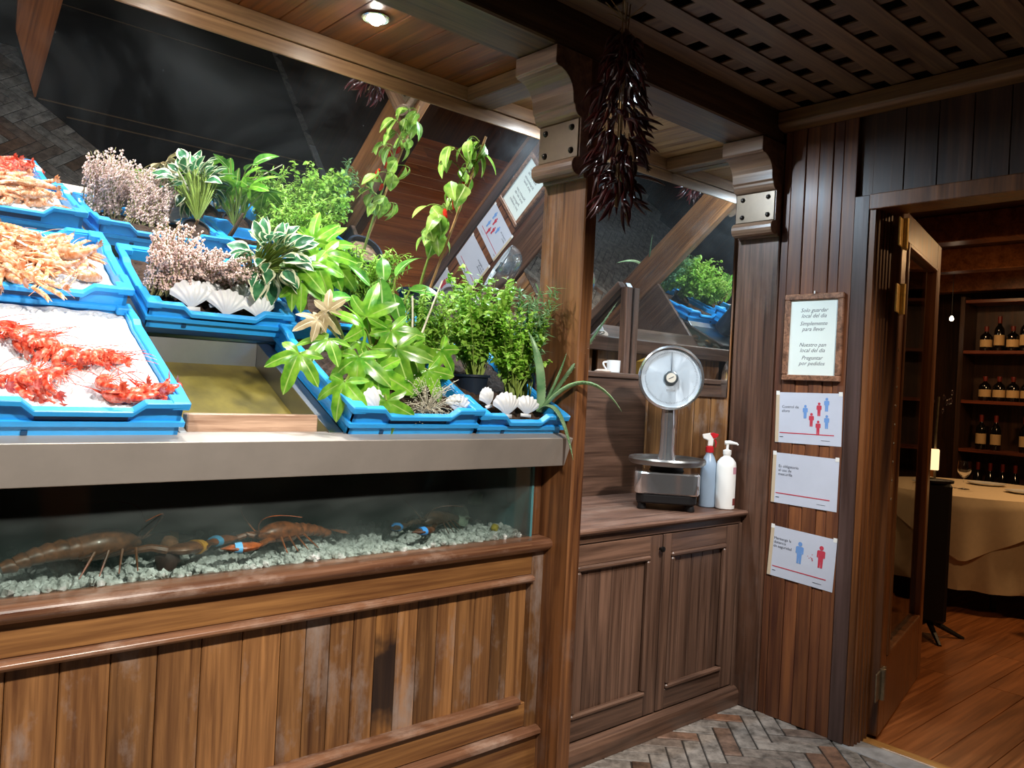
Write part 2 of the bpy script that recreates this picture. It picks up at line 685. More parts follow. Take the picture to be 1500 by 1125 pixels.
M_CHILI = plain('dried_chili', srgb('40100f'), .35, var=.5, nscale=30, namt=.5, coat=.25)
M_STRING = plain('twine', srgb('8a6a48'), .8)
M_STEM = plain('green_stem', srgb('7c8f3c'), .5)
M_STEMB = plain('brown_stem', srgb('7a5c40'), .7)
M_STAKE = plain('bamboo_stake', srgb('b88858'), .5, nscale=20)
M_SOIL = plain('potting_soil', srgb('3c2a1e'), .95, nscale=90, namt=.6, bump=.8)
M_SOILP = plain('bark_soil', srgb('8a6c54'), .95, nscale=90, namt=.6, bump=.8)
M_POT = plain('dark_plastic_pot', srgb('1c2430'), .4)
M_PEPPER = plain('red_pepper', srgb('d02a18'), .25, var=.2, coat=.3)
M_CLOTH = plain('tablecloth', srgb('d8c4a4'), .85, nscale=30, namt=.05)
M_BOTTLE = plain('dark_bottle_glass', srgb('0c0a08'), .12, coat=.5)
M_BLABEL = plain('bottle_label', srgb('c8a878'), .6, var=.15)
M_WAX = plain('red_capsule', srgb('6a2018'), .4)
M_SHELF = wood('shelf_wood', srgb('7a3a22'), srgb('44200f'), 'y', .35, .1)
M_MUG = plain('white_ceramic', srgb('eeeeec'), .2, coat=.5)
M_PLATE = plain('corbel_metal_plate', srgb('75624f'), .38, .3, nscale=10, namt=.2)
M_RIVET = plain('iron_rivet', srgb('3a3430'), .35, .7)
M_KNOB = plain('black_iron_knob', srgb('141312'), .4, .4)

# ================================================================== THE SETTING
# ---- entrance floor: herringbone bricks laid at 45 degrees
floor = MB().box(-1.9, 3.2, -2.8, 2.1, -.06, -.005).build('floor', M_GROUT)
tag(floor, 'worn grey and brown herringbone brick floor of the entrance', 'floor', kind='structure')
BL, BW, GAP = .245, .0715, .006


def brick_mesh(dx, dy):
    return MB().box(GAP/2, dx-GAP/2, GAP/2, dy-GAP/2, -.02, 0).mesh('brick', M_BRICK, bevel=.0025)


bh, bv = brick_mesh(BL, BW), brick_mesh(BW, BL)
R45 = Matrix.Rotation(-PI/4, 4, 'Z')
near, rest = [], []
for i in range(-60, 61):
    for j in range(-14, 15):
        for k, (me, ox, oy, dx, dy) in enumerate(((bh, 0, 0, BL, BW), (bv, 0, BW, BW, BL))):
            p = Vector((ox+i*BW+j*BL, oy+i*BW-j*BL, 0))
            c = R45 @ (p+Vector((dx/2, dy/2, 0)))+Vector((2.2, 1.3, 0))
            if not (-1.8 < c.x < 3.22 and -2.6 < c.y < 2.02):
                continue
            if c.y > .95 and c.x > 1.3 or (.2 < c.x < 1.7 and -.75 < c.y < .55):
                near.append((me, p, c))
            else:
                rest.append((dx, dy, p, c))
random.shuffle(near)
near.sort(key=lambda t: 0 if t[2].y > .95 else 1)
for me, p, c in near[:298]:
    o = link('brick', me, floor, R45 @ p+Vector((2.2, 1.3, rnd(-.0012, .0012))), (rnd(-.004, .004), rnd(-.004, .004), -PI/4))
rest += [((BL, BW) if me is bh else (BW, BL))+(p, c) for me, p, c in near[298:]]
mb = MB()
for dx, dy, p, c in rest:
    mb.box(GAP/2, dx-GAP/2, GAP/2, dy-GAP/2, -.02, 0, Matrix.Translation((2.2, 1.3, 0)) @ R45 @ Matrix.Translation(p))
o = mb.build('brick_field', M_BRICK, floor)
o['kind'] = 'stuff'
o['label'] = 'rest of the herringbone bricks'
tag(MB().box(3.10, 3.215, -.6, 1.47, -.03, .003).build('trim_1', M_CONC, bevel=.003), 'worn grey stone sill in front of the dining room threshold', 'sill', kind='structure')
tag(MB().box(3.215, 3.27, -.6, 1.46, -.03, .006).build('trim_2', wood('threshold_oak', srgb('c09050'), srgb('8a5c2c'), 'y', .35), bevel=.003), 'pale wooden threshold strip at the dining room doorway', 'threshold', kind='structure')
mat_t = thing('door_mat', 'long dark entrance mat with pale edging lying on the herringbone bricks', 'mat', (2, -.9, 0))
M_COIR = plain('dark_coir_mat', srgb('15100e'), .95, nscale=150, namt=.5, bump=.6)
MB().prism([(1.08, -.33), (1.50, .16), (3.08, .16), (3.08, -2.7), (-.6, -2.7), (.40, -.85), (1.02, -.85)], 'z', .0015, .012).build('pile', M_COIR, mat_t, bevel=.003)
M_EDGE = plain('mat_edging', srgb('6a5238'), .7)
for yy, xa in ((-.33, 1.10), (-.20, 1.25), (-1.55, 1.0)):
    MB().box(xa, 3.06, yy-.006, yy+.006, .012, .0145).build('edging', M_EDGE, mat_t)
wb = MB().prism([(1.075, .013), (1.085, .013), (1.10, .80), (.86, .80), (.90, .45)], 'y', -.36, -.33).build('leaning_board', wood('orange_board', srgb('a86030'), srgb('6c3818'), 'z', .4), bevel=.003)
tag(wb, 'tapering orange wooden board standing on the entrance mat', 'board')

# ---- dining room floor, planks along x
fd = MB().box(3.26, 9., -1.2, 4.4, -.06, -.012).build('floor_dining', M_VOID)
tag(fd, 'orange brown plank floor of the dining room', 'floor', kind='structure')
y = -1.2
k = 0
while y < 4.3:
    xs = [3.27]+sorted([3.27+rnd(.8, 2.3), 3.27+rnd(2.8, 4.2)])+[9.]
    for a, b in zip(xs, xs[1:]):
        MB().box(a+.001, b-.001, y+.001, y+.159, -.012, 0).build('plank', W_FLOOR, fd, bevel=.0015)
    y += .16

# ---- lattice ceiling
ceil = MB().box(-1.9, 3.2, -2.8, 1.87, 2.74, 2.78).build('ceiling', M_VOID)
tag(ceil, 'dark lattice ceiling of crossed flat wooden slats', 'ceiling', kind='structure')
y = 1.6515+.153
while y > -2.7:
    MB().box(-1.85, 3.13, y-.0455, y+.0455, 2.56, 2.565).build('slat', W_LAT, ceil)
    y -= .153
x = 2.0975+.149*7
while x > -1.85:
    if x < 3.09:
        MB().box(x-.0435, x+.0435, -2.75, 1.86, 2.5655, 2.571).build('slat', W_LATY, ceil)
    x -= .149

# ---- long beam over the counter
tag(MB().box(-1.2, 3.13, 1.86, 2.055, 2.434, 2.75).build('trim_3', W_BEAM, bevel=.006), 'heavy dark oak beam running above the fish counter', 'beam', kind='structure')

# ---- soffit over the counter: boards along y
sof = MB().box(-1.2, 3.14, 2.05, 2.95, 2.475, 2.52).build('ceiling_counter', M_VOID)
tag(sof, 'plank soffit above the fish counter with a spotlight', 'ceiling', kind='structure')
x = -1.2
while x < 3.13:
    wd = .135
    MB().box(x+.001, min(x+wd, 3.135)-.001, 2.05, 2.47, 2.46, 2.476).build('plank', W_SOFF if x < 1.9 else W_SOFF_LIT, sof, bevel=.002)  # boards over the niche get the copy with light in its colour
    x += wd
for nm, x0, x1 in (('trim_4', 1.85, 1.97), ('trim_5', 3.06, 3.118)):
    tag(MB().box(x0, x1, 2.056, 2.434, 2.40, 2.459).build(nm, W_BEAMY, bevel=.004),
        'short cross beam under the soffit behind the '+('bare oak post' if x0 < 2 else 'post at the wall with the notices'), 'beam', kind='structure')
fas = thing('trim_6', 'pale fascia boards along the top of the tilted mirror', 'fascia', (0, 2.44, 2.36), kind='structure')
MB().box(-1.2, 3.118, 2.44, 2.47, 2.355, 2.4045).build('board', W_TRIM, fas, bevel=.002)
MB().box(-1.2, 3.118, 2.434, 2.47, 2.4065, 2.46).build('board', W_TRIM, fas, bevel=.002)

# ---- walls
tag(MB().box(-1.9, 3.3, -2.85, -2.75, 0, 2.75).build('wall_back', W_DARK), 'dark boarded wall behind the photographer', 'wall', kind='structure')
tag(MB().box(-1.95, -1.85, -2.8, 2.9, 0, 2.75).build('wall_left', W_DARK), 'dark boarded wall closing the entrance hall', 'wall', kind='structure')
tag(MB().box(-1.9, 3.3, 2.95, 3.0, 0, 2.75).build('wall_front', W_DARK), 'dark wall behind the tilted mirror and counter', 'wall', kind='structure')

# wall with the notices (x = 3.13) and the doorway
wr = MB().box(3.15, 3.25, 1.46, 2.95, 0, 2.75).build('wall_right', W_DARK)
tag(wr, 'varnished board wall holding the notices beside the doorway', 'wall', kind='structure')
ed = [1.851, 1.815, 1.752, 1.693, 1.632, 1.588, 1.53]
for i, (a, b) in enumerate(zip(ed, ed[1:])):
    MB().box(3.13-(.003 if i % 2 else 0), 3.155, b+.001, a-.001, .0, 2.48).build('plank', W_DWALL, wr, bevel=.0025)
MB().box(3.118, 3.155, 1.468, 1.529, 0, 2.16).build('plank', W_DWALL2, wr, bevel=.003)
# side wall boards inside the niche, below the side mirror
y = 2.07
while y < 2.86:
    MB().box(3.122, 3.152, y+.001, y+.089, .80, 2.46).build('plank', W_PANEL, wr, bevel=.003)
    y += .09
wl = MB().box(3.15, 3.25, -2.8, 1.46, 2.16, 2.75).build('wall_lintel', W_DARK)
tag(wl, 'dark boarded wall above the dining room doorway', 'wall', kind='structure')
MB().box(3.15, 3.25, -2.8, .42, 0, 2.16).build('side_panel', W_DARK, wl)
y = 1.468
while y > -.2:
    MB().box(3.13, 3.152, y-.119, y-.001, 2.16, 2.48).build('plank', W_DARK, wl, bevel=.002)
    y -= .12
tag(MB().prism([(3.13, 2.478), (3.085, 2.485), (3.07, 2.50), (3.07, 2.555), (3.13, 2.56)], 'y', -2.7, 1.859).build('trim_7', W_CORN, bevel=.003),
    'oak cornice where the lattice ceiling meets the doorway wall', 'cornice', kind='structure')
# fluted door jamb
jb = thing('trim_8', 'fluted wooden door jamb of the dining room doorway', 'door jamb', (3.2, 1.45, 0), kind='structure')
MB().box(3.12, 3.262, 1.44, 1.467, 0.003, 2.16).build('jamb_board', W_DOOR, jb, bevel=.003)
for i in range(5):
    xx = 3.128+i*.027
    MB().tube([(xx+.01, 1.440, .004), (xx+.01, 1.440, 2.15)], .009, 8).build('flute', W_DOOR, jb, smooth=True)
MB().box(3.11, 3.262, .45, 1.467, 2.10, 2.16).build('head_board', W_DOOR, jb, bevel=.003)

# dining room shell
tag(MB().box(8.9, 9.0, -1.2, 4.4, 0, 2.6).build('wall_dining_far', W_DARK), 'dark far wall of the dining room behind the bottle shelves', 'wall', kind='structure')
tag(MB().box(3.25, 9.0, 4.35, 4.4, 0, 2.6).build('wall_dining_side', wood('dining_wall', srgb('5a3020'), srgb('2e170e'), 'z', .5, .1), None), 'dark brown side wall of the dining room', 'wall', kind='structure')
tag(MB().box(3.25, 9.0, -1.25, -1.2, 0, 2.6).build('wall_dining_end', W_DARK), 'dark wall of the dining room out of sight of the doorway', 'wall', kind='structure')
cd = MB().box(3.25, 9.0, -1.2, 4.4, 2.6, 2.65).build('ceiling_dining', W_DARK)
tag(cd, 'dark dining room ceiling with wooden beams', 'ceiling', kind='structure')
for xx in (4.35, 5.6, 6.85, 8.1):
    MB().box(xx, xx+.16, -1.2, 4.35, 2.42, 2.6).build('beam', W_FLOOR, cd, bevel=.006)

# ---- dining room door, hinged and swung open
dth = math.atan2(.21, .94)
door = thing('door_1', 'open glazed wooden door with brass hinges', 'door', (3.275, 1.425, .012), (0, 0, dth), kind='structure')


def dp(name, x0, x1, z0, z1, m, y0=-.022, y1=.022, bevel=.004, par=None):
    return MB().box(x0, x1, y0, y1, z0, z1).build(name, m, par or door, bevel=bevel, world=False)


dp('stile', 0, .105, 0, 2.12, W_DOOR)
dp('stile', .86, .965, 0, 2.12, W_DOOR)
dp('rail', .105, .86, 0, .30, W_DOOR)
dp('rail', .105, .86, 2.0, 2.12, W_DOOR)
dp('pane', .10, .865, .29, 2.01, M_DOORGL, -.004, .004, 0)
for x0, x1, z0, z1 in ((.105, .128, .30, 2.0), (.837, .86, .30, 2.0), (.128, .837, .30, .323), (.128, .837, 1.977, 2.0)):
    dp('moulding', x0, x1, z0, z1, W_DOOR, -.030, .030, .005)
for z in (2.01, 1.75, .22):
    h = MB().box(-.012, .05, -.034, -.022, z-.055, z+.055).build('hinge', M_BRASS if z > 1 else M_OLDBR, door, bevel=.002, world=False)
    q = MB().tube([(-.016, -.034, z-.06), (-.016, -.034, z+.06)], .012, 10).build('hinge_pin', M_BRASS if z > 1 else M_OLDBR, h, world=False, smooth=True)
    MB().box(-.09, -.016, -.028, -.022, z-.055, z+.055).build('hinge_leaf', M_BRASS if z > 1 else M_OLDBR, h, bevel=.001, world=False)
for i in range(9):
    MB().lathe([(0, .003), (.006, .002), (.007, 0)], 8, Matrix.Translation((.03, -.022, .95+i*.075)) @ Matrix.Rotation(PI/2, 4, 'X')).build('screw', M_OLDBR, door, world=False)

# ================================================================== POSTS WITH CORBELS


def post(x, label, mat_, lit=True):
    t = thing('wooden_post', label, 'post', (x, 1.955, 0))
    MB().box(x, x+(.058 if x < 2 else .03), 1.852, 2.056, .0, 2.43).build('shaft', mat_, t, bevel=.004)
    # corbel profile in xz, extruded along y
    pr = [(0, 2.43), (-.165, 2.43), (-.165, 2.372), (-.158, 2.368)]
    for a in range(0, 91, 15):                      # quarter round sweeping down
        pr.append((-.158+.078*math.sin(math.radians(a)), 2.285+.08*math.cos(math.radians(a))))
    pr += [(-.078, 2.268), (-.070, 2.262)]
    for a in range(0, 91, 18):
        pr.append((-.070+.030*(1-math.cos(math.radians(a))), 2.262-.034*math.sin(math.radians(a))))
    pr += [(-.040, 2.10)]
    for a in range(0, 241, 24):                     # roll at the foot
        pr.append((-.043-.030*math.sin(math.radians(a))*1.0, 2.070+.030*math.cos(math.radians(a))))
    pr += [(-.014, 2.036), (0, 2.036)]
    c = MB().prism([(x+p, q) for p, q in pr], 'y', 1.853, 2.048).build('corbel', W_CORB, t, bevel=.0015)
    pl = MB().box(x-.0455, x-.039, 1.858, 2.043, 2.102, 2.226).build('plate', M_PLATE, t, bevel=.0015)
    for yy in (1.888, 2.012):
        for zz in (2.126, 2.202):
            MB().lathe([(0, .011), (.006, .009), (.010, .004), (.011, 0)], 12, Matrix.Translation((x-.0455, yy, zz)) @ Matrix.Rotation(-PI/2, 4, 'Y')).build('rivet', M_RIVET, pl, smooth=True)
    return t


post(1.92, 'oak post with riveted corbel between the fish display and the scale niche', W_POST)
post(3.12, 'oak post with riveted corbel against the wall with the notices', W_POST2)

# ================================================================== COUNTER FRONT
X0, X1 = -.9, 1.919
cf = thing('counter_front', 'oak panelled counter front with vertical boards below the lobster tank', 'counter', (1.0, 2.0, 0))
MB().box(X0, X1, 2.005, 2.04, .0, .79).build('back_board', M_VOID, cf)
x = X1-.052
i = 0
while x > X0:
    wd = .0735 if x > 1.0 else .105
    m = W_STAIN if i == 7 else W_PANEL
    MB().box(x-wd+.001, x-.001, 1.985, 2.006, .28, .71).build('plank', m, cf, bevel=.0025)
    x -= wd
    i += 1
MB().box(X1-.052, X1, 1.962, 2.006, .195, .79).build('stile', W_PANEL, cf, bevel=.003)
MB().box(X0, X1-.0525, 1.964, 2.006, .715, .79).build('top_board', W_PANELX, cf, bevel=.002)
MB().box(X0, X1-.0525, 1.964, 2.006, .205, .285).build('bottom_board', W_PANELX, cf, bevel=.002)
prof = [(0, 0), (-.012, .002), (-.022, .010), (-.022, .018), (-.012, .024), (0, .026)]
MB().prism([(1.966+a, .688+b) for a, b in prof]+[(1.986, .714), (1.986, .688)], 'x', X0, 1.866).build('moulding', W_RAIL, cf, bevel=.001)
MB().prism([(1.966+a, .282+b) for a, b in prof]+[(1.986, .308), (1.986, .282)], 'x', X0, 1.83).build('moulding', W_RAIL, cf, bevel=.001)
MB().prism([(2.0, .165), (1.955, .165), (1.935, .178), (1.935, .192), (1.95, .20), (2.0, .204)], 'x', X0, X1).build('base_ledge', W_RAIL, cf, bevel=.001)
MB().box(X0, X1, 1.955, 2.006, 0, .166).build('base_board', W_PANELX, cf, bevel=.002)
# rounded rail under the tank
pr = [(2.0, .790), (1.955, .790), (1.948, .797), (1.940, .797)]
for a in range(-60, 91, 15):
    pr.append((1.945-.020*math.cos(math.radians(a)), .817+.018*math.sin(math.radians(a))))
pr += [(2.0, .838)]
MB().prism(pr, 'x', X0, 1.932).build('rail', W_RAIL, cf, bevel=.0008)

# ================================================================== LOBSTER TANK
tk = thing('lobster_tank', 'long glass lobster tank with murky water under the steel ledge', 'tank', (.9, 2.2, .82))
MB().box(X0, 1.868, 1.985, 1.991, .836, 1.10).build('front_pane', M_TANKGL, tk)
MB().box(1.868, 1.878, 1.985, 2.45, .836, 1.10).build('side_pane', M_TANKEDGE, tk)
MB().box(X0, 1.868, 2.44, 2.46, .80, 1.10).build('back_panel', M_TANKBACK, tk)
MB().box(X0, 1.868, 1.991, 2.44, .80, .815).build('base_panel', M_TANKBACK, tk)
MB().box(1.879, 1.919, 1.990, 2.04, .838, 1.10).build('end_post', W_POST, tk, bevel=.003)

t = NT('murky_water')
vol = t.n('ShaderNodeVolumePrincipled')
vol.inputs['Color'].default_value = (.55, .82, .76, 1)
vol.inputs['Density'].default_value = 2.2
vol.inputs['Anisotropy'].default_value = .35
t.l(vol, 0, t.out, 'Volume')
MB().box(X0+.01, 1.866, 1.993, 2.438, .817, 1.062).build('water', t.m, tk)

# ================================================================== STEEL DISPLAY
SL = math.radians(26.4)
cs, sn = math.cos(SL), math.sin(SL)


def slp(s_, h=0.):
    """point on the lower sloped deck: s along slope from the ledge, h normal to it -> (y, z)"""
    return (1.915+s_*cs-h*sn, 1.192+s_*sn+h*cs)


ds = thing('steel_display', 'stainless steel sloping fish display with a broad front ledge', 'display', (.9, 2.2, 1.1))
MB().prism([(1.850, 1.180), (1.885, 1.086), (2.05, 1.086), (2.05, 1.104), (1.9, 1.104), (1.872, 1.168), (1.93, 1.175), (1.935, 1.197), (1.90, 1.192)], 'x', X0, 1.916).build('front_ledge', [M_STEELF], ds, bevel=.0015)


def quad(name, x0, x1, s0, h0, s1, h1, m, th=.006):
    a, b = slp(s0, h0), slp(s1, h1)
    nx = Vector((b[0]-a[0], b[1]-a[1])).normalized()
    n_ = (-nx[1]*th, nx[0]*th)
    return MB().prism([a, b, (b[0]-n_[0], b[1]-n_[1]), (a[0]-n_[0], a[1]-n_[1])], 'x', x0, x1).build(name, m, ds, bevel=.001)


quad('deck', X0, .685, 0, -.008, .50, -.008, M_STEEL)
quad('deck', 1.095, 1.919, 0, -.008, .55, -.008, M_STEEL)
quad('divider', .672, .690, .0, .0, .56, .0, M_STEEL, .07)
quad('divider', 1.058, 1.098, .0, .004, .56, .004, M_STEEL, .075)
quad('well_plate', .690, 1.058, .02, -.062, .53, -.062, M_OLIVE)
a, b = slp(.535, .002), slp(.535, -.085)
MB().prism([a, (a[0]+.012, a[1]), (a[0]+.04, b[1]), (a[0]+.002, b[1])], 'x', .690, 1.058).build('well_back', M_STEEL, ds, bevel=.001)
a = slp(.0, -.03)
MB().box(.694, 1.035, 1.938, 1.970, 1.180, 1.240).build('wooden_bar', W_WET, ds, bevel=.003)
# upper shelf lip and upper deck
a = slp(.545, .01)
MB().box(X0, 1.919, a[0], a[0]+.05, a[1]-.012, a[1]).build('upper_lip', M_STEEL, ds, bevel=.002)
MB().prism([(2.40, 1.425), (2.70, 1.555), (2.70, 1.545), (2.40, 1.415)], 'x', X0, 1.919).build('upper_deck', M_STEEL, ds)
MB().box(1.940, 1.965, 2.06, 2.84, .85, 1.42).build('end_panel', W_CAB, ds, bevel=.003)

# ================================================================== TILTED MIRROR + SIDE MIRROR
TH = math.radians(25.5)


def my(z):
    return (3.22-math.sin(TH)*z)/math.cos(TH)


mm = thing('tilted_mirror', 'long mirror leaning forward above the fish display reflecting plants and floor', 'mirror', (1., my(1.62), 1.62))
mb = MB()
mb.prism([(my(1.60), 1.60), (my(2.36), 2.36), (my(2.36)+.005, 2.36+.002), (my(1.60)+.005, 1.602)], 'x', -1.1, 3.119)
mb.build('glass', M_MIRROR, mm)
MB().prism([(my(1.56)-.02, 1.545), (my(1.62)-.006, 1.615), (my(1.62)+.02, 1.62), (my(1.56)+.03, 1.545)], 'x', -1.1, 3.119).build('bottom_frame', W_CABX, mm, bevel=.003)
sm = thing('side_mirror', 'upright mirror on the niche wall beside the scale', 'mirror', (3.118, 2.3, 1.34))
MB().prism([(2.072, 1.335), (2.86, 1.335), (2.86, 1.6), (2.45, 2.398), (2.072, 2.398)], 'x', 3.114, 3.120).build('glass', M_MIRROR2, sm)

# ================================================================== SCALE NICHE AND CABINET
nb = thing('wall_niche', 'dark brown panel and shelf closing the back of the scale niche', 'wall', (2.5, 2.55, .85), kind='structure')
MB().box(1.966, 3.118, 2.53, 2.55, .80, 1.40).build('back_panel', W_CABX, nb, bevel=.002)
MB().box(1.966, 3.113, 2.515, 2.90, 1.40, 1.425).build('shelf', W_CABX, nb, bevel=.003)
MB().box(1.966, 3.113, 2.90, 2.94, 1.425, 1.60).build('upper_panel', W_PANEL, nb)
MB().box(3.066, 3.108, 2.640, 2.682, 1.426, 1.86).build('batten', W_POST2, nb, bevel=.003)

wt = MB()
wt.prism([(1.940, .828), (1.932, .834), (1.930, .842), (1.936, .850), (2.529, .850), (2.529, .822), (1.950, .822)], 'x', 1.979, 3.112)
tag(wt.build('worktop', W_TOP, bevel=.001), 'worn wooden worktop carrying the weighing scale', 'worktop')

cb = thing('cabinet', 'low oak cabinet with two boarded doors under the weighing scale', 'cabinet', (2.5, 2.0, 0))
MB().box(1.979, 3.11, 1.985, 2.5, .06, .82).build('body', W_CAB, cb)
MB().box(1.979, 3.11, 1.962, 1.986, .792, .821).build('top_rail', W_CABX, cb, bevel=.002)
MB().box(3.092, 3.118, 1.960, 1.986, .08, .792).build('end_stile', W_CAB, cb, bevel=.002)
MB().prism([(1.99, 0), (1.938, 0), (1.935, .055), (1.942, .074), (1.965, .084), (1.99, .086)], 'x', 1.979, 3.118).build('plinth', W_CABX, cb, bevel=.002)
for dx0, dx1, px0, px1 in ((1.985, 2.566, 2.085, 2.492), (2.572, 3.089, 2.624, 3.002)):
    z0, z1, q0, q1 = .090, .788, .168, .714
    d = thing('door', '', 'x', ((dx0+dx1)/2, 1.97, .09))
    d.parent = cb
    d.location = Vector(((dx0+dx1)/2, 1.97, .09))-wloc(cb)
    for kk in ('label', 'category'):
        del d[kk]
    MB().box(dx0, px0, 1.962, 1.984, z0, z1).build('stile', W_CAB, d, bevel=.002)
    MB().box(px1, dx1, 1.962, 1.984, z0, z1).build('stile', W_CAB, d, bevel=.002)
    MB().box(px0, px1, 1.962, 1.984, z0, q0).build('rail', W_CABX, d, bevel=.002)
    MB().box(px0, px1, 1.962, 1.984, q1, z1).build('rail', W_CABX, d, bevel=.002)
    n = round((px1-px0)/.074)
    for i in range(n):
        a, b = lerp(px0, px1, i/n), lerp(px0, px1, (i+1)/n)
        MB().box(a+.0012, b-.0012, 1.974, 1.985, q0, q1).build('plank', W_CAB, d, bevel=.002)
    w_ = .02
    for x0, x1, a, b, ax in ((px0, px1, q1-w_, q1, 'x'), (px0, px1, q0, q0+w_, 'x'), (px0, px0+w_, q0+w_, q1-w_, 'z'), (px1-w_, px1, q0+w_, q1-w_, 'z')):
        MB().box(x0, x1, 1.953, 1.975, a, b).build('moulding', W_CABX if ax == 'x' else W_CAB, d, bevel=.006)
    if dx0 < 2:
        MB().lathe([(0, .022), (.010, .020), (.012, .014), (.007, .008), (.006, 0)], 14, Matrix.Translation((2.549, 1.962, .734)) @ Matrix.Rotation(PI/2, 4, 'X')).build('knob', M_KNOB, d, smooth=True)
# ==CONTENT==
# ================================================================== FISH CRATES


def crate(label, w_, L, h, loc, tilt, dip=.022):
    t = thing('fish_crate', label, 'crate', loc, (tilt, 0, 0), group='blue plastic fish crates on the steel display')
    hw, k = w_/2, .085
    b = MB()
    b.box(-hw+.004, hw-.004, .004, L-.004, 0, .008)
    for y0, y1 in ((0, .01), (L-.01, L)):
        b.prism([(-hw, 0), (hw, 0), (hw, h), (hw-k, h), (hw-k-.025, h-dip), (-hw+k+.025, h-dip), (-hw+k, h), (-hw, h)], 'y', y0, y1)
    for x0, x1 in ((-hw, -hw+.01), (hw-.01, hw)):
        b.prism([(0, 0), (L, 0), (L, h), (L-k, h), (L-k-.02, h-.008), (k+.02, h-.008), (k, h), (0, h)], 'x', x0, x1)
    b.build('body', M_BLUE, t, world=False)
    r = MB()
    o_ = .004
    path = []
    for (x, y, z) in ((-hw, 0, h), (-hw+k, 0, h), (-hw+k+.025, 0, h-dip), (hw-k-.025, 0, h-dip), (hw-k, 0, h), (hw, 0, h),
                      (hw, k, h), (hw, k+.02, h-.008), (hw, L-k-.02, h-.008), (hw, L-k, h), (hw, L, h),
                      (hw-k, L, h), (hw-k-.025, L, h-dip), (-hw+k+.025, L, h-dip), (-hw+k, L, h), (-hw, L, h),
                      (-hw, L-k, h), (-hw, L-k-.02, h-.008), (-hw, k+.02, h-.008), (-hw, k, h)):
        path.append((x+(o_ if x >= hw else -o_ if x <= -hw else 0), y+(-o_ if y == 0 else o_ if y == L else 0), z))
    r.sweep(path, .022, .014, closed=True)
    r.build('rim', M_BLUE, t, world=False, bevel=.002)
    rd = MB()
    q = h*.42
    rd.sweep([(-hw-.003, -.003, q), (hw+.003, -.003, q), (hw+.003, L+.003, q), (-hw-.003, L+.003, q)], .014, .012, closed=True)
    rd.build('ridge', M_BLUE, t, world=False)
    for y0, y1 in ((-.003, .004), (L-.004, L+.003)):
        s_ = MB().box(-hw+k+.03, hw-k-.03, y0, y1, h-dip-.022, h-dip-.009).build('handle_slot', M_SLOT_SHADE, t, world=False)  # solid dark box; the slot's inner shade is put into its colour
        MB().box(-hw+k+.01, -hw+k+.022, y0, y1, .008, .018).build('drain_hole', M_SLOT_SHADE, s_, world=False)  # same dark colour stands for shade in the drain opening
    for sx in (-1, 1):
        for yy in (0, L):
            e = 1 if yy == 0 else -1
            c = MB()
            c.box(min(sx*(hw-.030), sx*(hw+.012)), max(sx*(hw-.030), sx*(hw+.012)), min(yy-e*.012, yy+e*.03), max(yy-e*.012, yy+e*.03), h-.012, h+.009)
            c.build('corner_block', M_BLUE, t, world=False, bevel=.003)
    t['dims'] = (w_, L, h)
    return t


def mat_of(t):
    return Matrix.Translation(t.location) @ t.rotation_euler.to_matrix().to_4x4()


def base(s_):
    return slp(s_, .0)


y0, z0 = base(-.012)
c_prawn = crate('blue fish crate full of ice and red prawns behind the front ledge', .41, .53, .088, (.455, y0, z0), SL)
c_lang = crate('blue fish crate heaped with pale langoustines on the upper deck', .62, .37, .095, (.345, 2.352, 1.464), math.radians(29))
c_heath = crate('blue crate with flowering heather and scallop shells on the upper deck', .41, .36, .075, (.918, 2.345, 1.455), math.radians(30))
c_back = crate('blue crate holding potted leafy plants at the foot of the tilted mirror', .46, .34, .085, (1.40, 2.36, 1.452), math.radians(28))
c_fats = crate('blue crate under the large lobed green leaves behind the front ledge', .425, .53, .085, (1.318, y0, z0), SL)
c_herb = crate('blue crate with scallop shells and green herbs next to the oak post', .352, .53, .07, (1.722, y0, z0), SL)


def ice(t, z_fn, label):
    w_, L, h = t['dims']
    hw = w_/2-.012
    nx, ny = int(w_/.0085), int(L/.0085)
    vs, fs = [], []
    for j in range(ny+1):
        for i in range(nx+1):
            x, y = lerp(-hw, hw, i/nx), lerp(.012, L-.012, j/ny)
            e = min(1, min(hw-abs(x), y-.012, L-.012-y)/.02)
            z = z_fn(x, y)+noise.noise(Vector((x*14, y*14, 3)))*.010+rnd(-.0055, .0055)*e
            vs.append((x+rnd(-.002, .002)*e, y+rnd(-.002, .002)*e, z))
    for j in range(ny):
        for i in range(nx):
            a = j*(nx+1)+i
            fs.append((a, a+1, a+nx+2, a+nx+1))
    b = MB()
    b.open = True
    b.add(vs, fs)
    o = b.build('crushed_ice', M_ICE)
    o.matrix_world = mat_of(t)
    o.location, o.rotation_euler = t.location, t.rotation_euler
    tag(o, label, 'ice', kind='stuff')
    return o


f1 = lambda x, y: .058+.016*(y/.53)
f2 = lambda x, y: .060+.012*math.cos(x*5)
ice(c_prawn, f1, 'crushed ice under the red prawns')
ice(c_lang, f2, 'crushed ice under the pale langoustines')


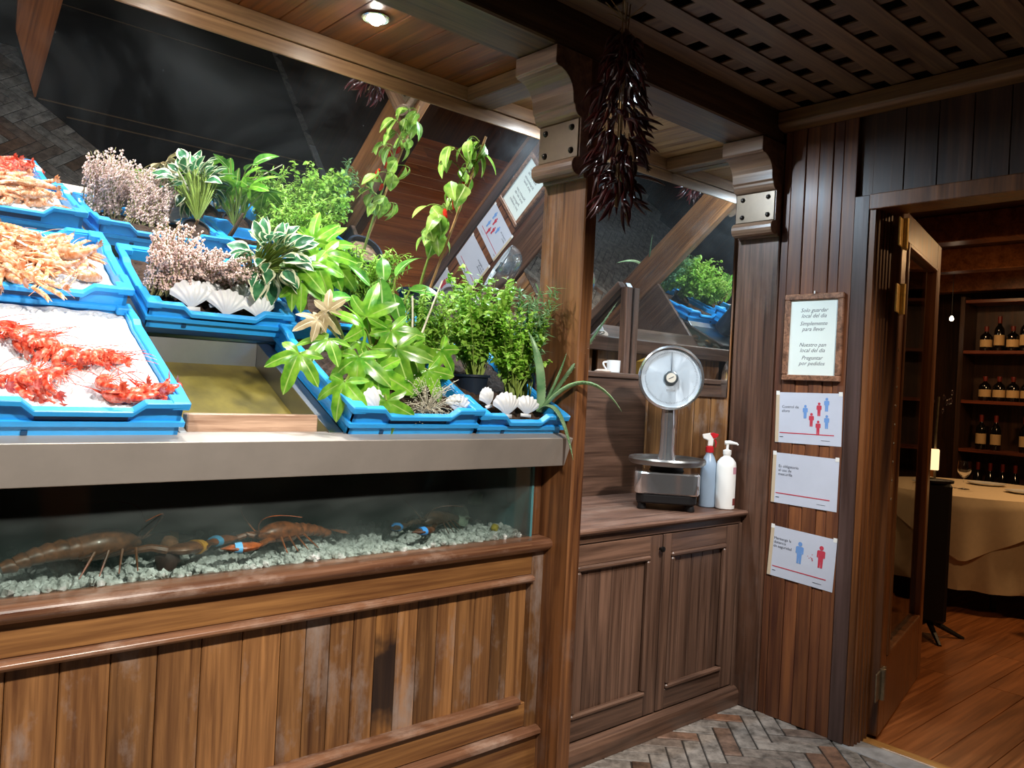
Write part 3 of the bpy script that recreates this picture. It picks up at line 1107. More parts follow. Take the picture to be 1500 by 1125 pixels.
def prawn_proto(lang):
    """one prawn lying on its side; head towards +x, curved in the xy plane"""
    R = .050 if not lang else .085
    tot = 2.1 if not lang else 1.35
    n = 22
    pts, rad = [], []
    for i in range(n+1):
        t = i/n
        a = tot*t
        pts.append((R*math.sin(a)*-1, R*math.cos(a)-R, .0))
        if t < .38:
            r = .0085+.0045*math.sin(t/.38*PI*.75)
        else:
            r = .0120*(1-(t-.38)/.62*.62)+(.0009 if i % 2 else -.0006)
        rad.append(r)
    if lang:
        rad = [r*1.12 for r in rad]
    rad[0] = .004
    out = {}
    b = MB()
    b.tube(pts, rad, 9, sq=1.15)
    b.tube([(0, .002, .001), (.016, .008, .002), (.034, .012, .004)], [.004, .0025, .0006], 5)
    out['body'] = b
    a = MB()
    for s_ in (-1, 1):
        a.tube(bez((0, 0, .003*s_), (.05, .02*s_+.01, .02), (.085+.02*s_, .045*s_, .004), 6), [.0012, .0011, .001, .0009, .0008, .0007, .0005], 4)
        a.lathe([(0, .003), (.0025, .001), (.0025, -.001), (0, -.003)], 6, Matrix.Translation((.001, .003, .009*s_)))
    out['antenna'] = a
    l = MB()
    for i in range(5):
        t = .08+.06*i
        aa = tot*t
        p = Vector((-R*math.sin(aa), R*math.cos(aa)-R-.009, 0))
        l.tube([p, p+Vector((.008, -.014, .003)), p+Vector((.016-.004*i, -.026, -.003))], [.0016, .0012, .0006], 4)
    if lang:
        for s_ in (-1, 1):
            l.tube([(0, -.006, .004*s_), (.03, -.014+.012*s_, .006), (.058, -.004+.014*s_, .008), (.085, .004+.016*s_, .006), (.108, .002+.018*s_, .004)],
                   [.003, .0035, .0065, .006, .001], 6)
            l.tube([(.085, .006+.016*s_, .006), (.107, .010+.017*s_, .004)], [.003, .0007], 5)
    out['legs'] = l
    f = MB()
    aa = tot
    e = Vector((-R*math.sin(aa), R*math.cos(aa)-R, 0))
    dr = Vector((-math.cos(aa), -math.sin(aa), 0))
    sd = Vector((0, 0, 1))
    for s_ in (-.9, -.35, .35, .9):
        v = (dr+sd*s_*.8).normalized()
        wv = v.cross(Vector((dr.y, -dr.x, 0))).normalized()*.006
        f.add([e, e+v*.012+wv, e+v*.026, e+v*.012-wv, e+v*.013+Vector((0, 0, .001))], [(0, 1, 4), (1, 2, 4), (2, 3, 4), (3, 0, 4)])
    f.open = True
    out['tail_fan'] = f
    return out


def prawn_mat(name, c1, c2, c3):
    t = NT(name)
    mp = t.coords((90, 90, 60))
    n1 = t.n('ShaderNodeTexNoise')
    n1.inputs['Scale'].default_value = 1
    n1.inputs['Detail'].default_value = 3
    t.l(mp, 0, n1, 0)
    r = t.ramp(n1, 0, [(.32, c1), (.5, c2), (.68, c3)])
    h = t.randval(r, 0, .25)
    b = t.bsdf(Roughness=.22)
    b.inputs['Coat Weight'].default_value = .4
    b.inputs['Subsurface Weight'].default_value = .15
    b.inputs['Subsurface Radius'].default_value = (.006, .003, .002)
    t.l(h, 0, b, 'Base Color')
    return t.m


M_PR = prawn_mat('red_prawn', srgb('b8281c'), srgb('e2593c'), srgb('f0a488'))
M_LG = prawn_mat('langoustine', srgb('c4743c'), srgb('e0a67a'), srgb('efd2bc'))


def make_proto(lang):
    d = prawn_proto(lang)
    m = M_LG if lang else M_PR
    return {k: v.mesh(k, m, smooth=(k != 'tail_fan')) for k, v in d.items()}


PR, LG = make_proto(False), make_proto(True)


def place_prawn(t, protos, name, x, y, z, rz, rx, sc, label, group):
    o = thing(name, label, name.replace('_', ' '), group=group)
    mw = mat_of(t) @ Matrix.Translation((x, y, z)) @ Matrix.Rotation(rz, 4, 'Z') @ Matrix.Rotation(rx, 4, 'X') @ Matrix.Scale(sc, 4)
    o.location = mw.translation
    o.rotation_euler = mw.to_euler()
    o.scale = (sc,)*3
    for k, me in protos.items():
        link(k, me, o)
    return o


pl_, pg = 'red prawn lying on the crushed ice in the front crate', 'red prawns on ice'
for i in range(20):                                  # band across the middle of the ice
    tt = i/19
    place_prawn(c_prawn, PR, 'prawn', lerp(-.15, .135, tt)+rnd(-.02, .02), lerp(.345, .215, tt)+rnd(-.045, .045), .078+rnd(0, .02), rnd(-.7, .3), rnd(-.4, .4), rnd(.85, 1.1), pl_, pg)
for i in range(9):
    place_prawn(c_prawn, PR, 'prawn', rnd(-.15, -.05), rnd(.115, .16), .070+rnd(0, .016), rnd(.1, .9), rnd(-.4, .4), rnd(.85, 1.05), pl_, pg)
for i, (x, y, rz) in enumerate(((.055, .07, 1.9), (.085, .075, 1.5), (.105, .07, 2.2), (.13, .08, 2.0), (.07, .11, .5), (.15, .07, 2.6), (-.02, .12, .2))):
    place_prawn(c_prawn, PR, 'prawn', x, y, .072+.004*i, rz, rnd(-.5, .5), 1., pl_, pg)
ll, lg = 'pale orange langoustine in the heap on the upper deck crate', 'langoustines on ice'
for i in range(78):
    x = rnd(-.26, .235)
    y = rnd(.05, .30)
    hgt = .034*math.exp(-((y-.17)/.09)**2)*math.exp(-((x-.05)/.2)**4)
    place_prawn(c_lang, LG, 'langoustine', x, y, .080+hgt+rnd(-.006, .012), rnd(0, 6.28), rnd(-.6, .6), rnd(.75, 1.0), ll, lg)
place_prawn(c_lang, LG, 'langoustine', .10, .0, .088, -1.4, .2, 1., 'pale orange langoustine hanging over the rim of its crate', None)

# ================================================================== SCALLOP SHELLS


def shell_mesh():
    na, nr = 44, 9
    b = MB()
    for side in (0, 1):
        vs = []
        for j in range(nr+1):
            r = j/nr
            for i in range(na+1):
                a = lerp(-1.02, 1.02, i/na)
                rad = .078*r*(1+.03*math.cos(a*22))*(1-.10*(a/1.02)**4)
                z = .020*math.sin(min(1, r*1.0)*PI*.86)*math.cos(a*1.1)+.0016*math.cos(a*22)*r-(.0018 if side else 0)
                vs.append((rad*math.sin(a), rad*math.cos(a)-.038, z))
        m = na+1
        b.add(vs, [(j*m+i, j*m+i+1, (j+1)*m+i+1, (j+1)*m+i) if not side else (j*m+i, (j+1)*m+i, (j+1)*m+i+1, j*m+i+1) for j in range(nr) for i in range(na)])
    b.box(-.024, .024, -.046, -.033, -.001, .004)
    return b.mesh('shell', M_SHELL, smooth='all')


SHM = shell_mesh()


def shell(t, x, y, z, lean, rz, sc, label):
    o = link('scallop_shell', SHM)
    mw = mat_of(t) @ Matrix.Translation((x, y, z)) @ Matrix.Rotation(rz, 4, 'Z') @ Matrix.Rotation(lean, 4, 'X') @ Matrix.Scale(sc, 4)
    o.location, o.rotation_euler, o.scale = mw.translation, mw.to_euler(), (sc,)*3
    tag(o, label, 'shell', 'white scallop shells among the plants')
    return o


s1 = 'white scallop shell leaning in the heather crate'
for x, y, z, le, rz, sc in ((-.085, .055, .085, .95, .1, 1.05), (.02, .045, .075, .95, -.15, 1.0), (.115, .045, .075, .95, .2, 1.0), (.075, .085, .092, .9, .1, .7), (-.02, .08, .085, .8, .5, .9)):
    shell(c_heath, x, y, z, le, rz, sc, s1)
s2 = 'white scallop shell leaning among the herbs by the oak post'
for x, y, z, le, rz, sc in ((-.06, .045, .085, 1.0, .05, .95), (.035, .05, .08, 1.0, -.2, .8), (-.125, .07, .095, .9, .4, .75)):
    shell(c_herb, x, y, z, le, rz, sc, s2)
s3 = 'white scallop shell half hidden under the large lobed leaves'
for x, y, z, le, rz, sc in ((-.13, .05, .085, .9, .3, .9), (.16, .05, .08, 1.0, -.2, .7)):
    shell(c_fats, x, y, z, le, rz, sc, s3)

# ================================================================== PLANTS


class LM:
    """leaf mesh collector with a uv.x = 0 midrib .. 1 margin"""

    def __init__(s):
        s.v, s.f, s.u = [], [], []

    def add(s, vs, us, fs, M=None):
        o = len(s.v)
        s.v += [tuple(M @ Vector(p)) if M is not None else tuple(p) for p in vs]
        s.u += us
        s.f += [tuple(i+o for i in f) for f in fs]

    def mesh(s, name, m):
        me = bpy.data.meshes.new(name)
        me.from_pydata(s.v, [], s.f)
        ul = me.uv_layers.new(name='UVMap')
        for lp in me.loops:
            ul.data[lp.index].uv = (s.u[lp.vertex_index], .5)
        me.materials.append(m)
        me.polygons.foreach_set('use_smooth', [True]*len(me.polygons))
        me.update()
        return me


def blade(L, W, n=6, fold=.25, droop=.3, wave=0.):
    vs, us, fs = [], [], []
    for i in range(n+1):
        t = i/n
        w_ = W*math.sin(PI*min(1, t*.97+.03))**.8*(1.15-.5*t)
        for c in (-1, -.5, 0, .5, 1):
            vs.append((w_*c, L*t*math.cos(droop*t), abs(c)*w_*fold-L*t*math.sin(droop*t)*1.0+wave*math.sin(t*9+c*2)*W))
            us.append(abs(c))
    for i in range(n):
        for c in range(4):
            a = i*5+c
            fs.append((a, a+1, a+6, a+5))
    return vs, us, fs


def palmate(L, droop=.9):
    """broad seven-lobed leaf, stalk at the origin, tip towards +y"""
    axes = [(-1.95, .62), (-.98, .90), (0, 1.), (.98, .90), (1.95, .62)]
    bd = []
    for k, (a, l) in enumerate(axes):
        hw = .36
        if k == 0:
            bd.append((a-.55, .22, 1.))
        bd += [(a-hw, l*.55, .85), (a-hw*.72, l*.74, .8), (a-hw*.30, l*.91, .5), (a, l, 0.), (a+hw*.30, l*.91, .5), (a+hw*.72, l*.74, .8), (a+hw, l*.55, .85)]
        if k < 4:
            an, ln = axes[k+1]
            bd.append(((a+an)/2, (l+ln)/2*.47, 1.))
        else:
            bd.append((a+.55, .22, 1.))
    vs, us, fs = [(0, 0, 0)], [.3], []
    n = len(bd)
    rows = (.25, .5, .75, 1.)
    for q in rows:
        for a, r, u in bd:
            rr = r*q
            vs.append((L*rr*math.sin(a), L*rr*math.cos(a), -droop*L*rr*rr*.55+.04*L*u*q))
            us.append(u*q if u else 0.)
    for i in range(n-1):
        fs.append((0, 1+i+1, 1+i))
    for j in range(3):
        for i in range(n-1):
            a = 1+j*n+i
            fs.append((a, a+1, a+n+1, a+n))
    return vs, us, fs


def frame(pos, d, nrm):
    d = Vector(d).normalized()
    nrm = Vector(nrm)
    nrm = (nrm-d*nrm.dot(d)).normalized()
    x = d.cross(nrm)
    m = Matrix((x, d, nrm)).transposed().to_4x4()
    m.translation = pos
    return m


L_FATS = leafmat('lobed_leaf', srgb('4a8a20'), srgb('8fc23c'), srgb('b4d070'), .28)
L_VAR = leafmat('cream_edged_leaf', srgb('1f5a38'), srgb('4f8a5c'), None, .3, srgb('e9e8c4'), nscale=45)
L_LAUR = leafmat('glossy_leaf', srgb('3f8030'), srgb('7ab848'), srgb('c4dc94'), .22)
L_HERB = leafmat('herb_leaf', srgb('84c03c'), srgb('c4e868'), None, .4, transl=.4)
L_ROSE = leafmat('feathery_leaf', srgb('5f9a60'), srgb('a8d098'), None, .45, transl=.35)
L_PEP = leafmat('pepper_leaf', srgb('6a9a30'), srgb('b8d060'), srgb('e0e8a0'), .35)
L_DRY = leafmat('dry_leaf', srgb('b09868'), srgb('dcc89c'), srgb('f0e4c4'), .6)
L_ALOE = leafmat('aloe_leaf', srgb('5c8a5c'), srgb('9cbc8c'), None, .35, nscale=14)
M_HEATH = plain('heather_flower', srgb('ddc2b8'), .8, nscale=40, namt=.3, var=.1)
M_HSTEM = plain('heather_stem', srgb('8a8458'), .8, nscale=40, namt=.3)
M_TWIG = plain('dried_white_twig', srgb('b8b09a'), .8)

CAMP = Vector((0, 0, 1.35))


def big_leaf_plant(name, label, cat, root, leaves, m, sc=1., group=None, droop=.9, stalk=M_STEM):
    """each leaf is a part with its own stalk (sub-part)"""
    t = thing(name, label, cat, root, group=group)
    R = Vector(root)
    MB().tube([R, R+Vector((.0, .01, .06)), R+Vector((.01, .0, .13))], [.009, .008, .006], 7).build('stem', M_STEMB, t, smooth=True)
    for (p, size, d) in leaves:
        p = Vector(p)
        front = Vector((-.55, -.62, .55))+Vector((rnd(-.25, .25), rnd(-.25, .25), rnd(-.1, .3)))
        lm = LM()
        F = frame(p-Vector(d).normalized()*size*.35, d, front)
        lm.add(*palmate(size*sc, droop*rnd(.7, 1.2)), F)
        lm.v = [tuple(Vector(q)-R) for q in lm.v]
        o = link('leaf', lm.mesh('leaf', m), t)
        st = F.translation
        b = MB().tube(bez(R+Vector((0, 0, .06)), lerp(R, st, .5)+Vector((0, 0, .07)), st, 7), .0035, 5)
        b.build('stalk', stalk, o, smooth=True)
    return t




def pot(label, loc, r=.055, h=.10, soil=M_SOIL, tilt=0., group=None):
    t = thing('plant_pot', label, 'pot', loc, (tilt, 0, 0), group=group)
    MB().lathe([(0, .002), (r*.75, 0), (r*.97, h*.9), (r*1.06, h*.9), (r*1.06, h), (r*.94, h), (r*.92, h*.8), (0, h*.8)], 24).build('body', M_POT, t, world=False, smooth=True)
    b = MB()
    b.lathe([(0, h*.90), (r*.5, h*.89), (r*.92, h*.86)], 20)
    b.v = [(x, y, z+rnd(-.003, .003)) for x, y, z in b.v]
    b.build('soil', soil, t, world=False)
    return t


def inpot(t, x, y, z):
    return mat_of(t) @ Vector((x, y, z))


for t_, nm in ((c_fats, 'under the large lobed leaves'), (c_herb, 'under the green herbs'), (c_back, 'around the pots by the mirror'), (c_heath, 'under the heather')):
    w_, L, h = t_['dims']
    nx, ny = 26, 32
    vs = [(lerp(-w_/2+.012, w_/2-.012, i/nx), lerp(.012, L-.012, j/ny), .030+rnd(-.004, .006)+(.012 if j > 5 else .0)) for j in range(ny+1) for i in range(nx+1)]
    b = MB()
    b.open = True
    b.add(vs, [(j*(nx+1)+i, j*(nx+1)+i+1, (j+1)*(nx+1)+i+1, (j+1)*(nx+1)+i) for j in range(ny) for i in range(nx)])
    o = b.build('potting_soil', M_SOIL)
    o.location, o.rotation_euler = t_.location, t_.rotation_euler
    tag(o, 'dark potting soil '+nm, 'soil', kind='stuff')

# --- large lobed-leaf plant in the front crate
rt_ = inpot(c_fats, -.05, .20, .06)
pot('dark pot of the lobed leaf plant in the front crate', inpot(c_fats, -.05, .20, .009), .06, .07)
big_leaf_plant('lobed_leaf_plant', 'plant with large glossy seven-lobed leaves drooping over the front crate', 'plant', rt_,
               [((1.193, 1.90, 1.325), .115, (.1, -.3, -1)), ((1.09, 1.925, 1.305), .085, (-.5, -.2, -.9)), ((.965, 1.95, 1.375), .085, (-.5, -.2, -.8)),
                ((1.345, 1.95, 1.405), .105, (.3, -.3, -.8)), ((1.475, 1.98, 1.42), .075, (.6, -.2, -.7)), ((1.215, 1.885, 1.255), .085, (.1, -.1, -1)),
                ((1.245, 2.05, 1.50), .09, (.3, -.2, -.5)), ((1.16, 2.0, 1.44), .075, (-.6, -.3, -.2)), ((1.32, 2.04, 1.50), .08, (.5, -.1, .2)), ((1.14, 1.93, 1.37), .10, (-.3, -.3, -.7)), ((1.27, 1.92, 1.40), .10, (.1, -.4, -.8)),
                ((1.40, 1.94, 1.35), .085, (.4, -.3, -.9)), ((1.05, 1.97, 1.43), .085, (-.7, -.2, -.4)), ((1.22, 2.02, 1.55), .085, (.0, -.1, .6)), ((1.38, 2.0, 1.46), .09, (.6, -.2, -.3)),
                ((1.29, 1.97, 1.46), .09, (.2, -.4, -.6)), ((1.17, 1.98, 1.50), .08, (-.4, -.2, .3))], L_FATS, 1.2)
# --- its dry pale relative
rt_ = inpot(c_fats, -.11, .22, .05)
big_leaf_plant('withered_plant', 'withered plant with pale cream leaves beside the lobed leaf plant', 'plant', rt_,
               [((1.095, 2.0, 1.50), .075, (.5, -.2, -.4)), ((1.03, 2.0, 1.49), .065, (-.9, -.1, -.2)), ((1.08, 2.0, 1.545), .060, (-.1, .0, 1.))], L_DRY, stalk=M_TWIG)
# --- upper lobed leaf plant at the heather crate
rt_ = inpot(c_back, -.17, .10, .05)
big_leaf_plant('lobed_leaf_plant', 'plant with large lobed leaves rising next to the cream-edged plant', 'plant', rt_,
               [((1.26, 2.36, 1.785), .085, (.2, -.1, .5)), ((1.11, 2.27, 1.645), .105, (-.5, -.3, -.7)), ((1.19, 2.25, 1.655), .105, (.4, -.3, -.7)),
                ((1.125, 2.25, 1.60), .075, (-.2, -.3, -1)), ((1.33, 2.37, 1.75), .08, (.8, -.2, -.3)), ((1.18, 2.34, 1.74), .09, (-.6, -.1, .3)), ((1.24, 2.30, 1.70), .10, (.2, -.3, -.5)), ((1.16, 2.29, 1.69), .09, (-.4, -.2, .1)),
                ((1.30, 2.32, 1.68), .09, (.6, -.2, -.6)), ((1.21, 2.36, 1.80), .08, (-.1, .0, .9))], L_FATS, 1.2)


def blade_plant(name, label, cat, root, spots, m, L, W, stalk=M_STEM, group=None, droop=.5, wave=0., leafname='leaf'):
    t = thing(name, label, cat, root, group=group)
    R = Vector(root)
    MB().tube([R, R+Vector((0, 0, .06))], [.006, .005], 6).build('stem', M_STEMB, t, smooth=True)
    for p, d in spots:
        p = Vector(p)
        f_ = Vector((-.5, -.6, .6))+Vector((rnd(-.5, .5), rnd(-.5, .5), rnd(-.2, .5)))
        q = rnd(.75, 1.15)
        lm = LM()
        lm.add(*blade(L*q, W*q, 7, .22, droop*rnd(.3, 1.4), wave), frame(p, d, f_))
        lm.v = [tuple(Vector(x)-R) for x in lm.v]
        o = link(leafname, lm.mesh('leaf', m), t)
        MB().tube(bez(R+Vector((0, 0, .05)), lerp(R, p, .6)+Vector((0, 0, .04)), p, 6), .0028, 5).build('stalk', stalk, o, smooth=True)
    return t


def cloud(c, r, n, up_=.35):
    out = []
    for i in range(n):
        v = Vector((random.gauss(0, 1), random.gauss(0, 1), random.gauss(0, 1))).normalized()
        v.y = -abs(v.y) if random.random() < .6 else v.y
        q = rnd(.5, 1.)
        out.append((Vector(c)+Vector((v.x*r[0]*q, v.y*r[1]*q, v.z*r[2]*q)), (v+Vector((0, -.1, up_)))))
    return out


# --- cream-edged plant in the heather crate
rt_ = inpot(c_heath, .15, .18, .05)
pot('dark pot of the cream-edged plant', inpot(c_heath, .148, .18, .009), .05, .07)
blade_plant('variegated_plant', 'plant with dark green cream-edged oval leaves behind the scallop shells', 'plant', rt_,
            cloud((1.07, 2.34, 1.69), (.105, .09, .085), 80, .1), L_VAR, .068, .024)
# --- glossy leaves
rt_ = inpot(c_fats, .03, .28, .05)
pot('dark pot of the glossy-leaved plant', inpot(c_fats, .05, .30, .009), .06, .08)
blade_plant('glossy_leaf_plant', 'plant with large pointed glossy leaves between the lobed leaves and the herbs', 'plant', rt_,
            [((1.28, 2.06, 1.64), (.1, -.2, -1)), ((1.33, 2.06, 1.60), (.1, -.3, -1)), ((1.36, 2.10, 1.66), (.4, -.1, .9)), ((1.27, 2.10, 1.62), (-.5, -.1, .4)),
             ((1.40, 2.08, 1.62), (.7, -.2, .1)), ((1.22, 2.12, 1.58), (-.9, -.2, .0)), ((1.42, 2.1, 1.57), (.8, -.2, -.4)), ((1.33, 2.12, 1.64), (0, .1, 1))], L_LAUR, .115, .030)
tw = thing('bare_twig', 'two bare pale twigs sticking up among the glossy leaves', 'twig', (1.36, 2.0, 1.40))
MB().tube(bez((1.36, 2.0, 1.38), (1.42, 2.02, 1.52), (1.50, 2.05, 1.66), 6), [.004, .004, .0035, .003, .003, .0025, .002], 6).build('twig', M_TWIG, tw, smooth=True)
MB().tube(bez((1.36, 2.0, 1.38), (1.38, 2.02, 1.5), (1.39, 2.05, 1.60), 6), [.003]*7, 6).build('twig', M_TWIG, tw, smooth=True)


def bush(name, label, root, c, r, n, m, L, W, stems, droop=.4, cat='plant', arch=0.):
    t = thing(name, label, cat, root)
    R = Vector(root)
    lm = LM()
    sb = MB()
    per = n//stems
    for s_ in range(stems):
        e = Vector(c)+Vector((rnd(-1, 1)*r[0], rnd(-1, 1)*r[1], rnd(-.35, 1)*r[2]))
        path = bez(R+Vector((rnd(-.02, .02), rnd(-.02, .02), 0)), lerp(R, e, .45)+Vector((0, 0, .05+arch)), e, 9)
        sb.tube([p-R for p in path], [lerp(.0026, .0010, i/9) for i in range(10)], 4)
        for i in range(per):
            f_ = rnd(.35, 1.)
            k = f_*9
            a = int(min(8, k))
            p = lerp(path[a], path[a+1], k-a)
            tg = (path[a+1]-path[a]).normalized()
            d = tg*rnd(.1, .7)+Vector((random.gauss(0, 1), random.gauss(0, 1), random.gauss(0, .7))).normalized()
            lm.add(*blade(L*rnd(.6, 1.15), W*rnd(.7, 1.1), 3, .2, droop), frame(p-R, d, (rnd(-.6, .4), rnd(-.8, .2), 1)))
    o = link('foliage', lm.mesh('foliage', m), t)
    o['kind'] = 'stuff'
    sb.build('stems', M_STEM, t, world=False, smooth=True)
    return t


rt_ = inpot(c_herb, -.05, .22, .05)
pot('dark pot of the bright green herb', inpot(c_herb, -.05, .22, .009), .06, .08)
bush('herb_bush', 'bushy bright green small-leaved herb in front of the pepper plant', rt_, (1.70, 2.11, 1.565), (.135, .12, .15), 3000, L_HERB, .026, .0105, 90)
rt_ = inpot(c_herb, .05, .14, .05)
bush('herb_bush', 'bushy green herb spilling over the shells by the oak post', rt_, (1.78, 2.02, 1.47), (.10, .10, .13), 2400, L_HERB, .021, .0078, 80)
rt_ = inpot(c_herb, .13, .17, .05)
bush('rosemary_plant', 'feathery grey-green plant with narrow leaves leaning against the oak post', rt_, (1.838, 1.98, 1.54), (.045, .08, .14), 1100, L_ROSE, .042, .0040, 34, .3)
rt_ = inpot(c_fats, .16, .30, .05)
bush('feathery_bush', 'feathery light green bush between the glossy leaves and the herb', rt_, (1.50, 2.10, 1.50), (.11, .10, .14), 2400, L_HERB, .026, .0048, 80)
rt_ = inpot(c_back, .05, .16, .05)
bush('feathery_bush', 'feathery green bush at the foot of the tilted mirror', rt_, (1.44, 2.44, 1.70), (.17, .09, .10), 3000, L_HERB, .028, .0040, 90)


def heather(label, root, c, r, stems, group=None):
    t = thing('heather_plant', label, 'plant', root, group=group)
    R = Vector(root)
    sb, fb = MB(), MB()
    for s_ in range(stems):
        a = rnd(0, 6.28)
        q = math.sqrt(random.random())
        e = Vector(c)+Vector((math.cos(a)*q*r[0], math.sin(a)*q*r[1], rnd(-.25, 1)*r[2]*(1-.4*q)))
        ro = R+Vector((rnd(-1, 1)*r[0]*.7, rnd(-.04, .05), -.01))
        path = bez(ro, lerp(ro, e, .55)+Vector((0, 0, .02)), e, 10)
        sb.tube([p-R for p in path], [lerp(.0022, .0012, i/10) for i in range(11)], 4)
        for i in range(52):
            k = rnd(1.0, 9.99)
            b_ = int(k)
            p = lerp(path[b_], path[b_+1], k-b_)-R+Vector((rnd(-1, 1), rnd(-1, 1), rnd(-1, 1)))*.0062
            z = rnd(.0022, .0042)
            fb.add([p+Vector((z, 0, 0)), p+Vector((-z, z, 0)), p+Vector((-z, -z, 0)), p+Vector((0, 0, z*1.4)), p+Vector((0, 0, -z))],
                   [(0, 1, 3), (1, 2, 3), (2, 0, 3), (1, 0, 4), (2, 1, 4), (0, 2, 4)])
    o = fb.build('flowers', M_HEATH, t, world=False)
    o['kind'] = 'stuff'
    sb.build('stems', M_HSTEM, t, world=False)
    return t


heather('tall pinkish heather at the corner of the heather crate', inpot(c_heath, -.14, .10, .06), (.785, 2.33, 1.655), (.085, .07, .125), 80)
heather('spreading pinkish heather behind the scallop shells', inpot(c_heath, -.01, .16, .06), (.925, 2.33, 1.63), (.115, .08, .085), 95)

# --- dried white sprays
tw2 = thing('dried_spray', 'dried white spray of thin twigs hanging over the front crate rim', 'dried flower', inpot(c_fats, .06, .05, .05))
b = MB()
R = tw2.location
for i in range(70):
    e = Vector((rnd(-.10, .12), rnd(-.06, .02), rnd(-.03, .10)))
    pth = bez((0, 0, 0), e*.5+Vector((0, 0, .03)), e, 4)
    b.tube(pth, [.0010]*5, 3)
    for k in range(6):
        p = pth[random.randint(2, 4)]+Vector((rnd(-1, 1), rnd(-1, 1), rnd(-1, 1)))*.009
        z = .0022
        b.add([p+Vector((z, 0, 0)), p+Vector((-z, z, 0)), p+Vector((-z, -z, 0)), p+Vector((0, 0, z))], [(0, 1, 3), (1, 2, 3), (2, 0, 3), (0, 2, 1)])
o = b.build('spray', M_TWIG, tw2, world=False)
o['kind'] = 'stuff'

# --- aloe beside the post
AL = Vector((1.835, 1.93, 1.262))
al = thing('aloe_plant', 'aloe with long toothed leaves arching past the oak post', 'plant', AL)


def aloe_leaf(p1, p2, r=.016):
    pth = bez(AL, p1, p2, 12)
    b = MB()
    b.tube([p-AL for p in pth], [r*math.sin(PI*(.30+.70*i/12))**.75+.0006 for i in range(13)], 8, sq=.38, upv=(0, 0, 1))
    lf = b.build('leaf', L_ALOE, al, world=False, smooth=True)
    tb = MB()
    for i in range(2, 24):
        k = i/2
        a = int(min(11, k))
        p = lerp(pth[a], pth[a+1], k-a)-AL
        w_ = r*math.sin(PI*(.30+.70*k/12))**.75
        tg = (pth[a+1]-pth[a]).normalized()
        sd = tg.cross(Vector((0, 0, 1))).normalized()
        for s_ in (-1, 1):
            q = p+sd*(s_*w_)
            tb.tube([q-tg*.001, q+sd*(s_*.003)+tg*.002], [.0012, .0003], 4)
    tb.build('teeth', M_TWIG, lf, world=False)


aloe_leaf((1.90, 1.86, 1.40), (2.10, 1.85, 1.650), .018)
aloe_leaf((1.90, 1.80, 1.46), (2.035, 1.75, 1.275), .017)
aloe_leaf((1.84, 1.85, 1.34), (1.885, 1.815, 1.112), .016)
aloe_leaf((1.80, 1.88, 1.42), (1.775, 1.94, 1.52), .014)
aloe_leaf((1.87, 1.88, 1.38), (1.885, 1.87, 1.46), .012)

# --- pepper plant on its stake
pp = pot('dark pot of the staked pepper plant', (1.735, 2.52, 1.515), .075, .17, M_SOILP)
PB = Vector((1.735, 2.52, 1.665))
pe = thing('pepper_plant', 'pepper plant with drooping leaves and small red peppers', 'plant', PB)
TP = Vector((1.77, 2.24, 2.20))
main = bez(PB, (1.72, 2.45, 1.85), TP, 12)
MB().tube(main, [lerp(.006, .002, i/12) for i in range(13)], 7).build('stem', M_STEM, pe, smooth=True)
sk = MB().tube([PB+Vector((.012, -.01, -.06)), (1.80, 2.243, 2.222)], [.005, .0045], 8).build('plant_stake', M_STAKE, smooth=True)
tag(sk, 'thin bamboo stake holding up the pepper plant', 'stake')
for i in range(26):
    k = rnd(5.0, 12)
    a = int(min(11, k))
    p = lerp(main[a], main[a+1], k-a)
    ang = rnd(0, 6.28)
    out_ = Vector((math.cos(ang), math.sin(ang)*.7, 0))
    q = p+out_*rnd(.03, .085)+Vector((0, 0, rnd(.0, .05)))
    br = MB().tube(bez(p, lerp(p, q, .6)+Vector((0, 0, .025)), q, 5), .0018, 5).build('branch', M_STEM, pe, smooth=True)
    for j in range(2):
        lm = LM()
        d = out_*rnd(.2, .8)+Vector((rnd(-.4, .4), rnd(-.4, .4), rnd(-1.2, -.2)))
        qq = q-out_*(.022*j)
        lm.add(*blade(rnd(.050, .095), rnd(.018, .030), 6, .25, rnd(.2, .9)), frame(qq, d, out_+Vector((-.3, -.4, .5))))
        lm.v = [tuple(Vector(v)-PB) for v in lm.v]
        o = link('leaf', lm.mesh('leaf', L_PEP), pe)
for i in range(7):
    k = rnd(6, 10.5)
    a = int(k)
    p = lerp(main[a], main[a+1], k-a)+Vector((rnd(-.045, .045), rnd(-.05, .01), rnd(-.01, .02)))
    MB().tube([p, p+Vector((.002, 0, -.010)), p+Vector((.004, 0, -.024)), p+Vector((.002, 0, -.036))], [.004, .0085, .008, .001], 8).build('pepper', M_PEPPER, pe, smooth=True)

# ================================================================== TANK CONTENTS
stones = []
for q in range(5):
    b = MB()
    b.lathe([(0, 1), (.7, .7), (1, 0), (.7, -.6), (0, -.9)], 6)
    stones.append([Vector(v)*rnd(.8, 1.2)+Vector((rnd(-.15, .15), rnd(-.15, .15), rnd(-.15, .15))) for v in b.v])
    sf = b.f
b = MB()
for i in range(2600):
    x, y = rnd(.1, 1.86), 1.995+abs(random.gauss(0, .17))
    if y > 2.43:
        continue
    r = rnd(.006, .015)
    z = .826+rnd(0, .022)+.012*noise.noise(Vector((x*6, y*6, 0)))+.03*max(0, (y-2.05))
    rm = Matrix.Rotation(rnd(0, 6), 3, 'X') @ Matrix.Rotation(rnd(0, 6), 3, 'Z')
    b.add([Vector((x, y, z))+rm @ (v*r) for v in random.choice(stones)], sf)
M_GR2 = plain('tank_gravel_stone', srgb('e4e8e0'), .7, nscale=55, namt=.5)
o = b.build('gravel', M_GR2)
tag(o, 'pale gravel covering the bottom of the lobster tank', 'gravel', kind='stuff')


